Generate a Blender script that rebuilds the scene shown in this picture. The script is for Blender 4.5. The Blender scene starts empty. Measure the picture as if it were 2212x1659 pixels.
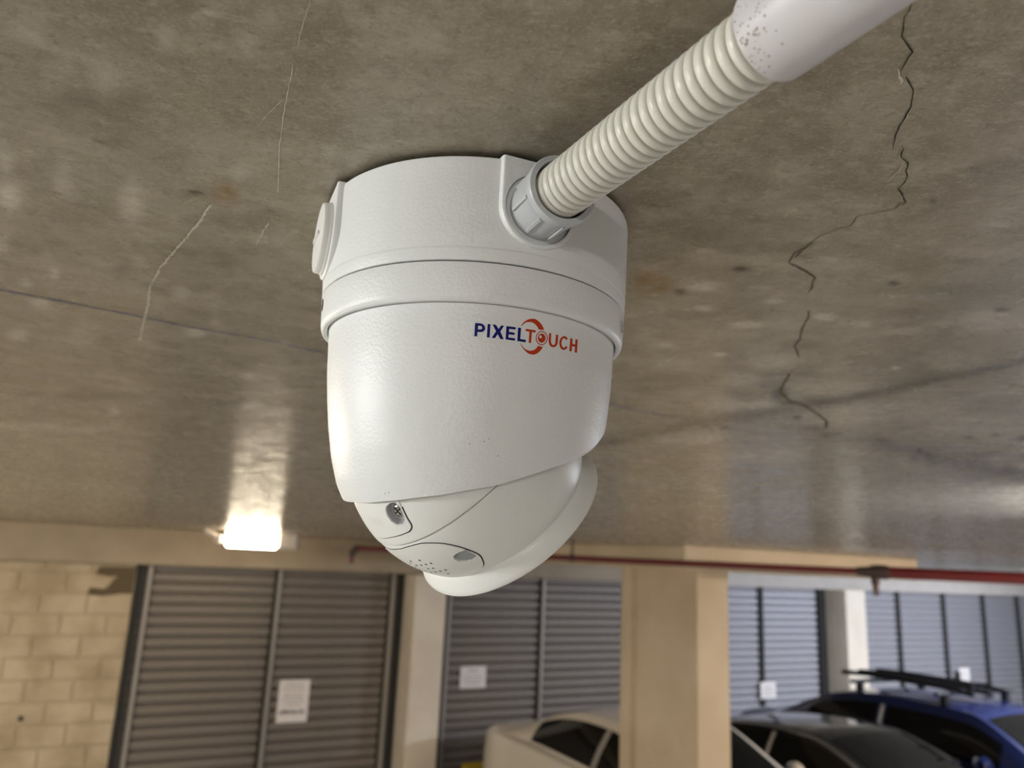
import bpy, math, random
import numpy as np
from mathutils import Vector, Matrix
from mathutils.geometry import delaunay_2d_cdt

random.seed(7); rng = np.random.default_rng(7)
scene = bpy.context.scene
col = scene.collection

# ------------------------------------------------------------------ camera
H = 2.85                                   # ceiling height
F, CX, CY = 1661.0, 1106.0, 829.5          # focal length in pixels of the 2212 x 1659 frame
EYE = np.array([0.01096, -0.318155, H - 0.144139])
YAW, PITCH, ROLL = 0.021343, 0.224397, 0.047
def cam_axes():
    cy, sy, cp, sp = math.cos(YAW), math.sin(YAW), math.cos(PITCH), math.sin(PITCH)
    fwd = np.array([sy * cp, cy * cp, sp]); right = np.array([cy, -sy, 0.0]); up = np.cross(right, fwd)
    c, s = math.cos(ROLL), math.sin(ROLL)
    return c * right + s * up, -s * right + c * up, fwd
RT, UP, FW = cam_axes()
cd = bpy.data.cameras.new('camera'); cam = bpy.data.objects.new('camera', cd); col.objects.link(cam)
m = Matrix.Identity(4)
for i in range(3):
    m[i][0], m[i][1], m[i][2], m[i][3] = RT[i], UP[i], -FW[i], EYE[i]
cam.matrix_world = m
cd.sensor_fit = 'HORIZONTAL'; cd.sensor_width = 36.0; cd.lens = 36.0 * F / 2212.0
cd.clip_start = 0.01; cd.clip_end = 200
cd.dof.use_dof = True; cd.dof.focus_distance = 0.262; cd.dof.aperture_fstop = 13.5
scene.camera = cam

# ------------------------------------------------------------------ world and exposure
w = bpy.data.worlds.new('world'); scene.world = w; w.use_nodes = True
bg = w.node_tree.nodes['Background']; bg.inputs[0].default_value = (1.0, 0.92, 0.82, 1); bg.inputs[1].default_value = 0.14
vs = scene.view_settings; vs.view_transform = 'Standard'; vs.look = 'None'; vs.gamma = 1.0; vs.use_curve_mapping = False
vs.exposure = 0.25
KEY_POWER, COOL_POWER, BULK_POWER, AISLE_POWER, NEAR_POWER, LEFT_POWER = 186.0, 500.0, 28.0, 64.0, 22.0, 95.0   # emission strength of the luminaires and of the added fill lamps

# ------------------------------------------------------------------ helpers
def srgb(r, g, b):
    f = lambda c: c / 12.92 if c <= 0.04045 else ((c + 0.055) / 1.055) ** 2.4
    return (f(r / 255), f(g / 255), f(b / 255), 1.0)

def mesh_obj(name, V, Fc, mat, parent=None, smooth=False, sharp=None):
    me = bpy.data.meshes.new(name)
    me.from_pydata([tuple(map(float, v)) for v in V], [], [tuple(int(i) for i in f) for f in Fc]); me.update()
    if smooth:
        me.polygons.foreach_set('use_smooth', [True] * len(me.polygons))
        if sharp: me.set_sharp_from_angle(angle=math.radians(sharp))
    o = bpy.data.objects.new(name, me); col.objects.link(o)
    if mat: me.materials.append(mat)
    if parent: o.parent = parent
    return o

def tag(o, label=None, cat=None, group=None, kind=None):
    if label: o['label'] = label
    if cat: o['category'] = cat
    if group: o['group'] = group
    if kind: o['kind'] = kind
    return o

def thing(name, label, cat, loc=(0, 0, 0), rotz=0.0, group=None):
    o = bpy.data.objects.new(name, None); col.objects.link(o)
    o.location = loc; o.rotation_euler = (0, 0, rotz); o.empty_display_size = 0.05
    return tag(o, label, cat, group)

class MB:
    """collects shapes of one mesh"""
    def __init__(self): self.V = []; self.F = []
    def add(self, V, Fc):
        k = len(self.V); self.V += [tuple(v) for v in V]; self.F += [tuple(i + k for i in f) for f in Fc]; return self
    def box(self, x0, x1, y0, y1, z0, z1):
        V = [(x, y, z) for x in (x0, x1) for y in (y0, y1) for z in (z0, z1)]
        return self.add(V, [(0, 1, 3, 2), (4, 6, 7, 5), (0, 4, 5, 1), (2, 3, 7, 6), (0, 2, 6, 4), (1, 5, 7, 3)])
    def bbox(self, x0, x1, y0, y1, z0, z1, b):
        """box with chamfered edges"""
        V = []; idx = {}
        for sx in (0, 1):
            for sy in (0, 1):
                for sz in (0, 1):
                    X, Y, Z = (x0, x1)[sx], (y0, y1)[sy], (z0, z1)[sz]
                    dx, dy, dz = (b, -b)[sx], (b, -b)[sy], (b, -b)[sz]
                    idx[sx, sy, sz, 'x'] = len(V); V.append((X, Y + dy, Z + dz))
                    idx[sx, sy, sz, 'y'] = len(V); V.append((X + dx, Y, Z + dz))
                    idx[sx, sy, sz, 'z'] = len(V); V.append((X + dx, Y + dy, Z))
        Fc = []
        q = ((0, 0), (1, 0), (1, 1), (0, 1))
        for s in (0, 1):
            Fc.append([idx[s, a, b2, 'x'] for a, b2 in q]); Fc.append([idx[a, s, b2, 'y'] for a, b2 in q]); Fc.append([idx[a, b2, s, 'z'] for a, b2 in q])
        for a in (0, 1):
            for c in (0, 1):
                Fc.append([idx[a, c, 0, 'x'], idx[a, c, 1, 'x'], idx[a, c, 1, 'y'], idx[a, c, 0, 'y']])
                Fc.append([idx[a, 0, c, 'x'], idx[a, 1, c, 'x'], idx[a, 1, c, 'z'], idx[a, 0, c, 'z']])
                Fc.append([idx[0, a, c, 'y'], idx[1, a, c, 'y'], idx[1, a, c, 'z'], idx[0, a, c, 'z']])
                for e in (0, 1): Fc.append([idx[a, c, e, 'x'], idx[a, c, e, 'y'], idx[a, c, e, 'z']])
        self.add(V, Fc); return self
    def lathe(self, prof, org=(0, 0, 0), axis=(0, 0, 1), seg=48, a0=0.0, a1=2 * math.pi):
        """prof: (radius, height along axis)"""
        ax = np.array(axis, float); ax /= np.linalg.norm(ax)
        u = np.cross(ax, (0, 0, 1.0) if abs(ax[2]) < .9 else (1.0, 0, 0)); u /= np.linalg.norm(u); v = np.cross(ax, u)
        o = np.array(org, float); full = abs(a1 - a0 - 2 * math.pi) < 1e-6; ns = seg if full else seg + 1
        V = []
        for r, h in prof:
            for k in range(ns):
                t = a0 + (a1 - a0) * k / seg
                V.append(o + ax * h + r * (math.cos(t) * u + math.sin(t) * v))
        Fc = []
        for i in range(len(prof) - 1):
            for k in range(seg):
                k2 = (k + 1) % ns if full else k + 1
                Fc.append((i * ns + k, i * ns + k2, (i + 1) * ns + k2, (i + 1) * ns + k))
        return self.add(V, Fc)
    def tube(self, P, r, seg=12, cap=True):
        P = [np.array(p, float) for p in P]; n = len(P); rr = r if hasattr(r, '__len__') else [r] * n
        V = []; prev = None
        for i in range(n):
            t = P[min(i + 1, n - 1)] - P[max(i - 1, 0)]; t /= np.linalg.norm(t)
            u = np.cross(t, (0, 0, 1.0) if abs(t[2]) < .95 else (1.0, 0, 0)) if prev is None else prev - t * (prev @ t)
            u /= np.linalg.norm(u); prev = u; v = np.cross(t, u)
            for k in range(seg):
                a = 2 * math.pi * k / seg; V.append(P[i] + rr[i] * (math.cos(a) * u + math.sin(a) * v))
        Fc = [(i * seg + k, i * seg + (k + 1) % seg, (i + 1) * seg + (k + 1) % seg, (i + 1) * seg + k) for i in range(n - 1) for k in range(seg)]
        if cap: Fc += [tuple(range(seg)), tuple((n - 1) * seg + k for k in range(seg))[::-1]]
        return self.add(V, Fc)
    def build(self, name, mat, parent=None, smooth=False, sharp=None):
        return mesh_obj(name, self.V, self.F, mat, parent, smooth, sharp)

def ray(px, py):
    """direction of a photograph pixel in the world, unit depth"""
    return RT * ((px - CX) / F) - UP * ((py - CY) / F) + FW
def on_z(px, py, z):
    r = ray(px, py); return EYE + r * ((z - EYE[2]) / r[2])
def at_depth(px, py, dep): return EYE + ray(px, py) * dep

def inside(p, poly):
    x, y = p; c = False; n = len(poly); j = n - 1
    for i in range(n):
        xi, yi = poly[i]; xj, yj = poly[j]
        if (yi > y) != (yj > y) and x < (xj - xi) * (y - yi) / (yj - yi) + xi: c = not c
        j = i
    return c

def resample(poly, step, closed=True):
    out = []; n = len(poly)
    for i in range(n if closed else n - 1):
        a = np.array(poly[i], float); b = np.array(poly[(i + 1) % n], float); k = max(1, int(np.linalg.norm(b - a) / step))
        out += [tuple(a + (b - a) * t / k) for t in range(k)]
    if not closed: out.append(tuple(poly[-1]))
    return out

def catmull(P, n=6, closed=False):
    P = [np.array(p, float) for p in P]; out = []; N = len(P)
    for i in range(N if closed else N - 1):
        if closed: p0, p1, p2, p3 = P[i - 1], P[i], P[(i + 1) % N], P[(i + 2) % N]
        else: p0, p1, p2, p3 = P[max(i - 1, 0)], P[i], P[i + 1], P[min(i + 2, N - 1)]
        for k in range(n):
            t = k / n
            out.append(tuple(.5 * ((2 * p1) + (-p0 + p2) * t + (2 * p0 - 5 * p1 + 4 * p2 - p3) * t * t + (-p0 + 3 * p1 - 3 * p2 + p3) * t ** 3)))
    if not closed: out.append(tuple(P[-1]))
    return out

def patch(outline, holes, fmap, top, thick, step):
    """plate cut from a surface: outline and holes in 2D, fmap(u, v, offset) -> 3D; gives verts, faces with side walls"""
    outline = resample(outline, step); holes = [resample(h, step * .5) for h in holes]
    pts = []; edges = []
    for L in [outline] + holes:
        k = len(pts); pts += L; edges += [(k + i, k + (i + 1) % len(L)) for i in range(len(L))]
    nb = len(pts)
    xs = [p[0] for p in outline]; ys = [p[1] for p in outline]
    x = min(xs) + step / 2
    while x < max(xs):
        y = min(ys) + step / 2
        while y < max(ys):
            if inside((x, y), outline) and not any(inside((x, y), h) for h in holes): pts.append((x, y))
            y += step
        x += step
    v2, e2, f2, ov, oe, of = delaunay_2d_cdt([Vector(p) for p in pts], edges, [], 0, 1e-6)
    V2 = [(v.x, v.y) for v in v2]; faces = []
    for f in f2:
        c = (sum(V2[i][0] for i in f) / len(f), sum(V2[i][1] for i in f) / len(f))
        if inside(c, outline) and not any(inside(c, h) for h in holes): faces.append(tuple(f))
    V = [fmap(a, b, top) for a, b in V2]; n = len(V)
    if thick:
        from collections import Counter
        cnt = Counter()
        for f in faces:
            for i in range(len(f)): cnt[frozenset((f[i], f[(i + 1) % len(f)]))] += 1
        low = {}
        side = []
        for f in list(faces):
            for i in range(len(f)):
                a, b = f[i], f[(i + 1) % len(f)]
                if cnt[frozenset((a, b))] == 1:
                    for q in (a, b):
                        if q not in low: low[q] = len(V); V.append(fmap(V2[q][0], V2[q][1], top - thick))
                    side.append((b, a, low[a], low[b]))
        faces += side
    return V, faces

# ------------------------------------------------------------------ materials
def nodes_of(mt): return mt.node_tree.nodes, mt.node_tree.links
def principled(name, base, rough=.5, metal=0.0, spec=.5, bump=None, vary=None, emit=None, coat=0.0):
    """bump: (scale, strength, distance); vary: (scale, second colour, amount)"""
    mt = bpy.data.materials.new(name); mt.use_nodes = True; N, L = nodes_of(mt); b = N['Principled BSDF']
    b.inputs['Base Color'].default_value = base; b.inputs['Roughness'].default_value = rough
    b.inputs['Metallic'].default_value = metal; b.inputs['Specular IOR Level'].default_value = spec
    if coat: b.inputs['Coat Weight'].default_value = coat; b.inputs['Coat Roughness'].default_value = .04
    tc = N.new('ShaderNodeTexCoord')
    if vary:
        nz = N.new('ShaderNodeTexNoise'); nz.inputs['Scale'].default_value = vary[0]; nz.inputs['Detail'].default_value = 6
        L.new(tc.outputs['Object'], nz.inputs['Vector'])
        rp = N.new('ShaderNodeMapRange'); rp.inputs['From Min'].default_value = .35; rp.inputs['From Max'].default_value = .68
        rp.inputs['To Max'].default_value = vary[2]; L.new(nz.outputs['Fac'], rp.inputs['Value'])
        mx = N.new('ShaderNodeMix'); mx.data_type = 'RGBA'; mx.inputs['A'].default_value = base; mx.inputs['B'].default_value = vary[1]
        L.new(rp.outputs['Result'], mx.inputs['Factor']); L.new(mx.outputs['Result'], b.inputs['Base Color'])
    if bump:
        nz = N.new('ShaderNodeTexNoise'); nz.inputs['Scale'].default_value = bump[0]; nz.inputs['Detail'].default_value = 3
        L.new(tc.outputs['Object'], nz.inputs['Vector'])
        bp = N.new('ShaderNodeBump'); bp.inputs['Strength'].default_value = bump[1]; bp.inputs['Distance'].default_value = bump[2]
        L.new(nz.outputs['Fac'], bp.inputs['Height']); L.new(bp.outputs['Normal'], b.inputs['Normal'])
    if emit:
        b.inputs['Emission Color'].default_value = emit[0]; b.inputs['Emission Strength'].default_value = emit[1]
    return mt

def ceiling_material():
    mt = bpy.data.materials.new('ceiling_concrete'); mt.use_nodes = True; N, L = nodes_of(mt); b = N['Principled BSDF']
    tc = N.new('ShaderNodeTexCoord')
    def noise(scale, detail=6, rough=.55, dist=0.0, stretch=None):
        src = tc.outputs['Object']
        if stretch:
            mp = N.new('ShaderNodeMapping'); mp.inputs['Scale'].default_value = stretch[0]; mp.inputs['Rotation'].default_value = (0, 0, stretch[1]); L.new(src, mp.inputs['Vector']); src = mp.outputs['Vector']
        nz = N.new('ShaderNodeTexNoise'); nz.inputs['Scale'].default_value = scale; nz.inputs['Detail'].default_value = detail
        nz.inputs['Roughness'].default_value = rough; nz.inputs['Distortion'].default_value = dist; L.new(src, nz.inputs['Vector']); return nz.outputs['Fac']
    def rng_(v, a, b_, lo=0.0, hi=1.0):
        r = N.new('ShaderNodeMapRange'); r.inputs['From Min'].default_value = a; r.inputs['From Max'].default_value = b_
        r.inputs['To Min'].default_value = lo; r.inputs['To Max'].default_value = hi; L.new(v, r.inputs['Value']); return r.outputs['Result']
    def mix(f, a, b_):
        m_ = N.new('ShaderNodeMix'); m_.data_type = 'RGBA'
        L.new(f, m_.inputs['Factor'])
        for s, v in (('A', a), ('B', b_)):
            if isinstance(v, tuple): m_.inputs[s].default_value = v
            else: L.new(v, m_.inputs[s])
        return m_.outputs['Result']
    c = mix(rng_(noise(2.6, 5), .36, .66), CEIL_A, CEIL_B)
    c = mix(rng_(noise(26, 8, .66, .5), .44, .68, 0, .55), c, CEIL_L)
    c = mix(rng_(noise(48, 8, .68, .4), .48, .70, 0, .55), c, CEIL_D)
    c = mix(rng_(noise(150, 6, .68, .3, ((1, 1.6, 1), .5)), .52, .70, 0, .50), c, CEIL_L)
    c = mix(rng_(noise(300, 5, .7), .54, .70, 0, .55), c, CEIL_D)
    c = mix(rng_(noise(700, 4, .7), .52, .66, 0, .45), c, CEIL_L)
    at = N.new('ShaderNodeAttribute'); at.attribute_name = 'wear'; sp = N.new('ShaderNodeSeparateColor'); L.new(at.outputs['Color'], sp.inputs['Color'])
    def mul(a, b_):
        m_ = N.new('ShaderNodeMath'); m_.operation = 'MULTIPLY'; L.new(a, m_.inputs[0]); L.new(b_, m_.inputs[1]); return m_.outputs[0]
    c = mix(mul(sp.outputs[0], rng_(noise(140, 5), .3, .55, .35, 1)), c, CEIL_SCUFF)
    c = mix(mul(sp.outputs[1], rng_(noise(110, 5), .3, .5, .55, 1)), c, CEIL_STAIN)
    c = mix(mul(sp.outputs[2], rng_(noise(160, 4), .35, .6, .2, .8)), c, srgb(140, 105, 45))
    L.new(c, b.inputs['Base Color'])
    L.new(rng_(noise(20, 6), .35, .65, .20, .33), b.inputs['Roughness'])
    b.inputs['Specular IOR Level'].default_value = .2
    # formed face: fine pitting and trowel ripple
    h1 = noise(260, 5, .65); h2 = noise(12, 6, .62, .3)
    ad = N.new('ShaderNodeMath'); ad.operation = 'MULTIPLY_ADD'; L.new(h2, ad.inputs[0]); ad.inputs[1].default_value = 11.0; L.new(h1, ad.inputs[2])
    bp = N.new('ShaderNodeBump'); bp.inputs['Strength'].default_value = .22; bp.inputs['Distance'].default_value = .0004
    L.new(ad.outputs[0], bp.inputs['Height']); L.new(bp.outputs['Normal'], b.inputs['Normal'])
    return mt

CEIL_A, CEIL_B = srgb(148, 138, 120), srgb(164, 155, 138)
CEIL_L, CEIL_D = srgb(194, 185, 169), srgb(112, 101, 83)
CEIL_SCUFF, CEIL_STAIN = srgb(226, 218, 204), srgb(78, 69, 56)

M = {}
M['ceiling'] = ceiling_material()
M['crack'] = principled('crack_shadow_dust', srgb(40, 34, 27), .9)
M['crack_faint'] = principled('crack_dust', srgb(96, 86, 70), .8)
M['crack_light'] = principled('crack_filler', srgb(214, 205, 188), .8)
M['chalk'] = principled('blue_chalk', srgb(96, 100, 140), .9, vary=(120, srgb(140, 132, 124), .8))
M['floor'] = principled('floor_concrete', srgb(172, 171, 168), .5, vary=(1.4, srgb(148, 147, 145), .7), bump=(60, .2, .002))
M['mortar'] = principled('mortar', srgb(188, 170, 142), .9, bump=(120, .3, .002))
M['block'] = principled('concrete_block', srgb(198, 181, 153), .85, vary=(3.2, srgb(152, 131, 101), .7), bump=(160, .4, .003))
for k_ in ('block',):
    N_, L_ = nodes_of(M[k_]); g_ = N_.new('ShaderNodeNewGeometry')          # one continuous texture over all the blocks
    for n_ in N_:
        if n_.type == 'TEX_NOISE': L_.new(g_.outputs['Position'], n_.inputs['Vector'])
M['beam'] = principled('beam_concrete', srgb(168, 152, 130), .7, vary=(2.0, srgb(142, 126, 104), .7), bump=(90, .25, .002))
M['pilaster'] = principled('painted_concrete', srgb(226, 214, 196), .75, vary=(2.5, srgb(206, 192, 172), .6), bump=(90, .25, .002))
M['column'] = principled('column_concrete', srgb(216, 197, 168), .75, vary=(2.2, srgb(192, 170, 140), .6), bump=(80, .25, .002))
M['wall_paint'] = principled('grey_white_wall_paint', srgb(196, 198, 198), .7, vary=(1.5, srgb(184, 186, 186), .5))
M['lintel'] = principled('lintel_paint', srgb(176, 168, 160), .7, vary=(3, srgb(158, 150, 142), .5))
M['slat'] = principled('shutter_steel', srgb(128, 119, 110), .5, metal=.2, vary=(.8, srgb(114, 106, 98), .8))
M['slat_lit'] = principled('lit_shutter_steel', srgb(158, 156, 160), .45, metal=.25, vary=(.8, srgb(146, 144, 148), .8))  # paler copy of the shutter steel, brighter light put into the colour
M['rail'] = principled('rail_steel', srgb(154, 147, 140), .5, metal=.2)
M['rail_dark'] = principled('rail_shadow_rubber', srgb(44, 42, 40), .7)
M['paper'] = principled('paper', srgb(228, 220, 216), .8)
M['ink'] = principled('printer_ink', srgb(52, 46, 44), .7)
M['ink_grey'] = principled('printer_ink_grey', srgb(168, 158, 152), .8)
M['plastic'] = principled('white_powder_coat', srgb(228, 229, 228), .40, bump=(800, .55, .00030))
M['plastic_smooth'] = principled('white_plastic', srgb(228, 228, 224), .36, bump=(1400, .12, .0001))
M['gap'] = principled('gap_shade', srgb(30, 28, 27), .8)  # dark fill painted as the shade in gaps, seams and holes
M['recess'] = principled('grey_recess_plastic', srgb(172, 172, 172), .5)
M['hole_shade'] = principled('entry_gap_shade', srgb(84, 86, 90), .5)  # cable entry wall painted dark, as the shade round the nut
M['steel'] = principled('screw_steel', srgb(170, 168, 164), .25, metal=1.0)
M['black_glass'] = principled('lens_cover_glass', srgb(12, 12, 14), .06)
M['logo_blue'] = principled('logo_blue_print', srgb(6, 12, 104), .5, spec=.2)
M['logo_red'] = principled('logo_orange_red_print', srgb(186, 58, 22), .5, spec=.2)
M['logo_grey'] = principled('logo_grey_print', srgb(112, 106, 104), .5)
M['conduit'] = principled('cream_flex_conduit', srgb(216, 214, 204), .32, vary=(180, srgb(202, 199, 187), .5), bump=(700, .08, .0002))
M['nut'] = principled('grey_conduit_fitting', srgb(186, 188, 190), .35, bump=(900, .06, .0002))
M['pvc'] = principled('pale_grey_pvc', srgb(205, 202, 206), .35, vary=(60, srgb(184, 178, 176), .45))
M['dust'] = principled('dust_speck', srgb(140, 132, 124), .9)
M['red'] = principled('red_pipe_paint', srgb(100, 18, 16), .38, vary=(6, srgb(80, 14, 12), .5))
M['pipe_dark'] = principled('dark_iron_fitting', srgb(72, 56, 50), .5, metal=.4)
M['brass'] = principled('sprinkler_brass', srgb(84, 56, 44), .4, metal=.6)
M['housing'] = principled('luminaire_housing', srgb(198, 190, 182), .5)
M['yellow'] = principled('yellow_safety_paint', srgb(186, 158, 32), .6, vary=(8, srgb(150, 124, 30), .6))
def lamp_mat(name, colr, strength):
    mt = principled(name, (.8, .8, .8, 1), .5, emit=(colr, strength)); return mt
M['lamp_warm'] = lamp_mat('warm_diffuser', (1.0, .86, .64, 1), BULK_POWER)
M['lamp_key'] = lamp_mat('neutral_diffuser', (.97, 1.0, .98, 1), KEY_POWER)
M['lamp_cool'] = lamp_mat('cool_diffuser', (.78, .85, 1.0, 1), COOL_POWER)
M['fill_left'] = lamp_mat('left_bay_fill', (1.0, .88, .70, 1), LEFT_POWER)  # unseen lamp, added to brighten the block wall
M['fill_mid'] = lamp_mat('mid_fill', (1.0, .86, .72, 1), 185.0)  # unseen lamp, added to brighten the column and the white car
M['fill_warm_side'] = lamp_mat('warm_side_fill', (1.0, .89, .73, 1), 140.0)  # unseen lamp, added to lift column side, car and pilasters
M['fill_dim'] = lamp_mat('dim_fill', (1.0, .94, .88, 1), 40.0)  # weak unseen lamps, added as fill behind the viewer
M['lamp_near'] = lamp_mat('near_cool_diffuser', (.80, .87, 1.0, 1), NEAR_POWER)
M['fill_aisle'] = lamp_mat('aisle_fill', (1.0, .975, .94, 1), AISLE_POWER)  # unseen lamps, added so the floor bounce brightens the ceiling

# ------------------------------------------------------------------ wall frame: s along the shutter wall, n away from the camera
D = np.array([0.893412, 0.449238, 0.0]); Nn = np.array([-0.449238, 0.893412, 0.0]); THETA = math.atan2(D[1], D[0])
WC = 8.56                                   # plane of the shutters
def sn(s, n, z): return s * D + n * Nn + np.array([0, 0, z])
def wall_frame(o): o.rotation_euler = (0, 0, THETA); return o
LINTEL = 2.49

# ------------------------------------------------------------------ ceiling
def build_ceiling():
    fx = np.arange(-.66, 1.06, .0029); fy = np.arange(-.22, 1.26, .0029)
    ox = lambda a, b, n: a + (b - a) * (np.linspace(0, 1, n) ** 1.8)
    xs = np.concatenate([ox(-.66, -14, 60)[::-1][:-1], fx, ox(fx[-1], 20, 60)[1:]])
    ys = np.concatenate([ox(-.22, -9, 40)[::-1][:-1], fy, ox(fy[-1], 20, 60)[1:]])
    X, Y = np.meshgrid(xs, ys); nx, ny = len(xs), len(ys)
    P = np.stack([X.ravel(), Y.ravel()], 1)
    Lt = np.zeros(len(P)); Dk = np.zeros(len(P)); Ye = np.zeros(len(P)); dz = np.zeros(len(P))
    def blob(arr, px, py, rx, ry, amt, depth=0.0):
        c = on_z(px, py, H); a = on_z(px + rx, py, H); b = on_z(px, py - ry, H)
        u = (a - c)[:2]; v = (b - c)[:2]; Mi = np.linalg.inv(np.stack([u, v], 1))
        near = np.abs(P - c[:2]).max(1) < 3.5 * max(np.linalg.norm(u), np.linalg.norm(v)); idx = np.nonzero(near)[0]
        q = (P[idx] - c[:2]) @ Mi.T; r2 = (q ** 2).sum(1); g = np.exp(-r2 * 1.1)
        arr[idx] = np.maximum(arr[idx], amt * np.clip(g * 1.8, 0, 1))
        if depth: dz[idx] += depth * np.exp(-r2 * 2)
    def band(arr, pts, wpx, amt):
        Q = [on_z(x, y, H)[:2] for x, y in pts]
        for (a, b, (pxa, pya)) in zip(Q[:-1], Q[1:], pts[:-1]):
            wd = np.linalg.norm(on_z(pxa, pya - wpx, H)[:2] - on_z(pxa, pya, H)[:2])
            lo = np.minimum(a, b) - 3 * wd; hi = np.maximum(a, b) + 3 * wd
            idx = np.nonzero(((P > lo) & (P < hi)).all(1))[0]
            if not len(idx): continue
            ab = b - a; t = np.clip(((P[idx] - a) @ ab) / (ab @ ab), 0, 1); dd = np.linalg.norm(P[idx] - (a + t[:, None] * ab), axis=1)
            arr[idx] = np.maximum(arr[idx], amt * np.exp(-(dd / wd) ** 2))
    z8 = lambda x, y: (x * .663, y * .663); zc = lambda x, y: (1300 + x * .4521, 400 + y * .4521)
    # lighter scuffs
    for x, y, rx, ry, a in [(30, 640, 34, 40, .75), (430, 660, 34, 70, .5), (15, 525, 22, 35, .6), (5, 790, 14, 30, .6), (100, 80, 60, 60, .25), (540, 130, 22, 50, .35), (130, 990, 25, 14, .6),
                            (85, 925, 12, 10, .6), (205, 585, 30, 60, .3), (640, 1085, 30, 14, .5), (590, 955, 25, 18, .35), (270, 1090, 40, 40, .25), (375, 1340, 12, 12, .6), (810, 1225, 14, 9, .5), (700, 1050, 14, 9, .4),
                            (60, 1090, 30, 16, .45), (450, 850, 18, 20, .3), (780, 560, 30, 30, .3), (330, 250, 40, 60, .2), (190, 250, 60, 80, .2), (800, 140, 30, 40, .25), (860, 60, 40, 30, .2), (1400, 130, 60, 40, .2),
                            (90, 1390, 120, 14, .3), (250, 1400, 110, 12, .3), (400, 1265, 60, 12, .2), (930, 1120, 14, 8, .4), (150, 830, 9, 9, .3), (500, 1130, 12, 8, .4)]:
        blob(Lt, *z8(x, y), rx * .663, ry * .663, a)
    blob(Lt, *z8(178, 890), 6, 10, 1.0); blob(Lt, *z8(1198, 205), 3, 3, 1.0); blob(Lt, *z8(690, 40), 14, 8, .5)
    for x, y, rx, ry, a in [(500, 485, 80, 22, .5), (815, 555, 45, 10, .5), (700, 668, 65, 14, .6), (1060, 630, 45, 14, .6), (1085, 355, 45, 10, .45), (760, 490, 35, 8, .4), (490, 590, 35, 12, .4), (1240, 665, 45, 14, .4),
                            (565, 808, 30, 10, .6), (300, 765, 35, 10, .4), (1405, 875, 12, 8, .9), (500, 315, 45, 10, .4), (1440, 700, 80, 16, .3), (1750, 320, 120, 22, .22), (1300, 240, 90, 20, .2), (1880, 650, 150, 40, .3),
                            (1580, 540, 90, 18, .25), (600, 1050, 90, 22, .45), (760, 1050, 60, 14, .5), (400, 1210, 160, 30, .35), (1100, 970, 170, 40, .35), (1200, 1100, 220, 50, .35), (800, 840, 110, 30, .35), (660, 930, 90, 30, .3),
                            (800, 1300, 200, 40, .3), (1500, 1080, 200, 50, .3), (1750, 1150, 220, 50, .3), (350, 860, 110, 30, .25), (1900, 190, 40, 8, .4), (1130, 40, 60, 14, .25), (250, 130, 80, 20, .2)]:
        blob(Lt, *zc(x, y), rx * .4521, ry * .4521, a)
    # dark pits, knots and stains
    for x, y, rx, ry, a in [(660, 400, 44, 12, .85), (375, 510, 30, 12, .7), (1395, 470, 26, 10, .85), (1210, 288, 14, 6, .8), (1580, 80, 20, 9, .6), (1910, 595, 34, 9, .8), (935, 1110, 20, 12, .7), (590, 1160, 24, 9, .8),
                            (495, 1155, 34, 10, .6), (1340, 1215, 34, 10, .75), (1520, 1270, 22, 12, .85), (1560, 1288, 22, 12, .7), (1500, 1305, 26, 10, .6), (750, 165, 26, 7, .6), (965, 165, 14, 6, .6), (1095, 435, 20, 7, .5), (965, 340, 22, 8, .5),
                            (1170, 205, 20, 7, .5), (1930, 1370, 40, 12, .7), (1880, 1195, 20, 8, .6), (2005, 1210, 20, 9, .6), (1800, 1410, 22, 8, .4), (1090, 1360, 20, 9, .5), (410, 40, 24, 6, .5), (250, 100, 20, 6, .5), (1650, 960, 20, 7, .35), (1960, 955, 20, 7, .4),
                            (1750, 1205, 22, 8, .4), (850, 1000, 34, 34, .75), (890, 1040, 40, 14, .7), (1600, 1310, 60, 18, .5), (1780, 1290, 90, 14, .45), (1100, 1195, 50, 14, .6), (1010, 1165, 50, 14, .4), (900, 285, 70, 10, .35), (960, 890, 70, 26, .35),
                            (1300, 25, 200, 14, .2), (560, 250, 250, 40, .2), (1700, 510, 200, 40, .3), (250, 950, 160, 40, .25), (700, 300, 200, 30, .25), (420, 620, 120, 22, .25), (1500, 620, 160, 30, .2), (950, 760, 110, 18, .3)]:
        blob(Dk, *zc(x, y), rx * .4521, ry * .4521, a, .0004 if rx < 45 else 0)
    for x, y, rx, ry, a in [(635, 628, 20, 8, .85), (50, 185, 12, 8, .8), (1450, 298, 5, 4, .9), (575, 42, 8, 6, .6), (410, 300, 16, 4, .6), (325, 465, 6, 5, .6), (915, 155, 4, 4, .7), (950, 110, 8, 4, .5), (180, 632, 12, 5, .4), (970, 1180, 20, 8, .4), (600, 1050, 60, 8, .2),
                            (250, 330, 90, 40, .3), (420, 330, 60, 40, .2), (300, 1290, 120, 12, .25), (820, 1310, 200, 12, .2), (660, 850, 90, 60, .15)]:
        blob(Dk, *z8(x, y), rx * .663, ry * .663, a, .0004 if rx < 25 else 0)
    blob(Ye, *z8(735, 635), 26, 22, .7); blob(Ye, *z8(180, 632), 8, 4, .5); blob(Ye, *zc(250, 470), 42, 24, .75); blob(Ye, *zc(200, 430), 22, 12, .5)
    band(Dk, [zc(*p) for p in [(2060, 840), (1850, 880), (1600, 930), (1300, 995), (1130, 1030), (980, 1050)]], 9, .62)
    band(Dk, [zc(*p) for p in [(900, 1070), (700, 1100), (500, 1130), (330, 1165), (200, 1190), (0, 1235)]], 9, .5)
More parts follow.
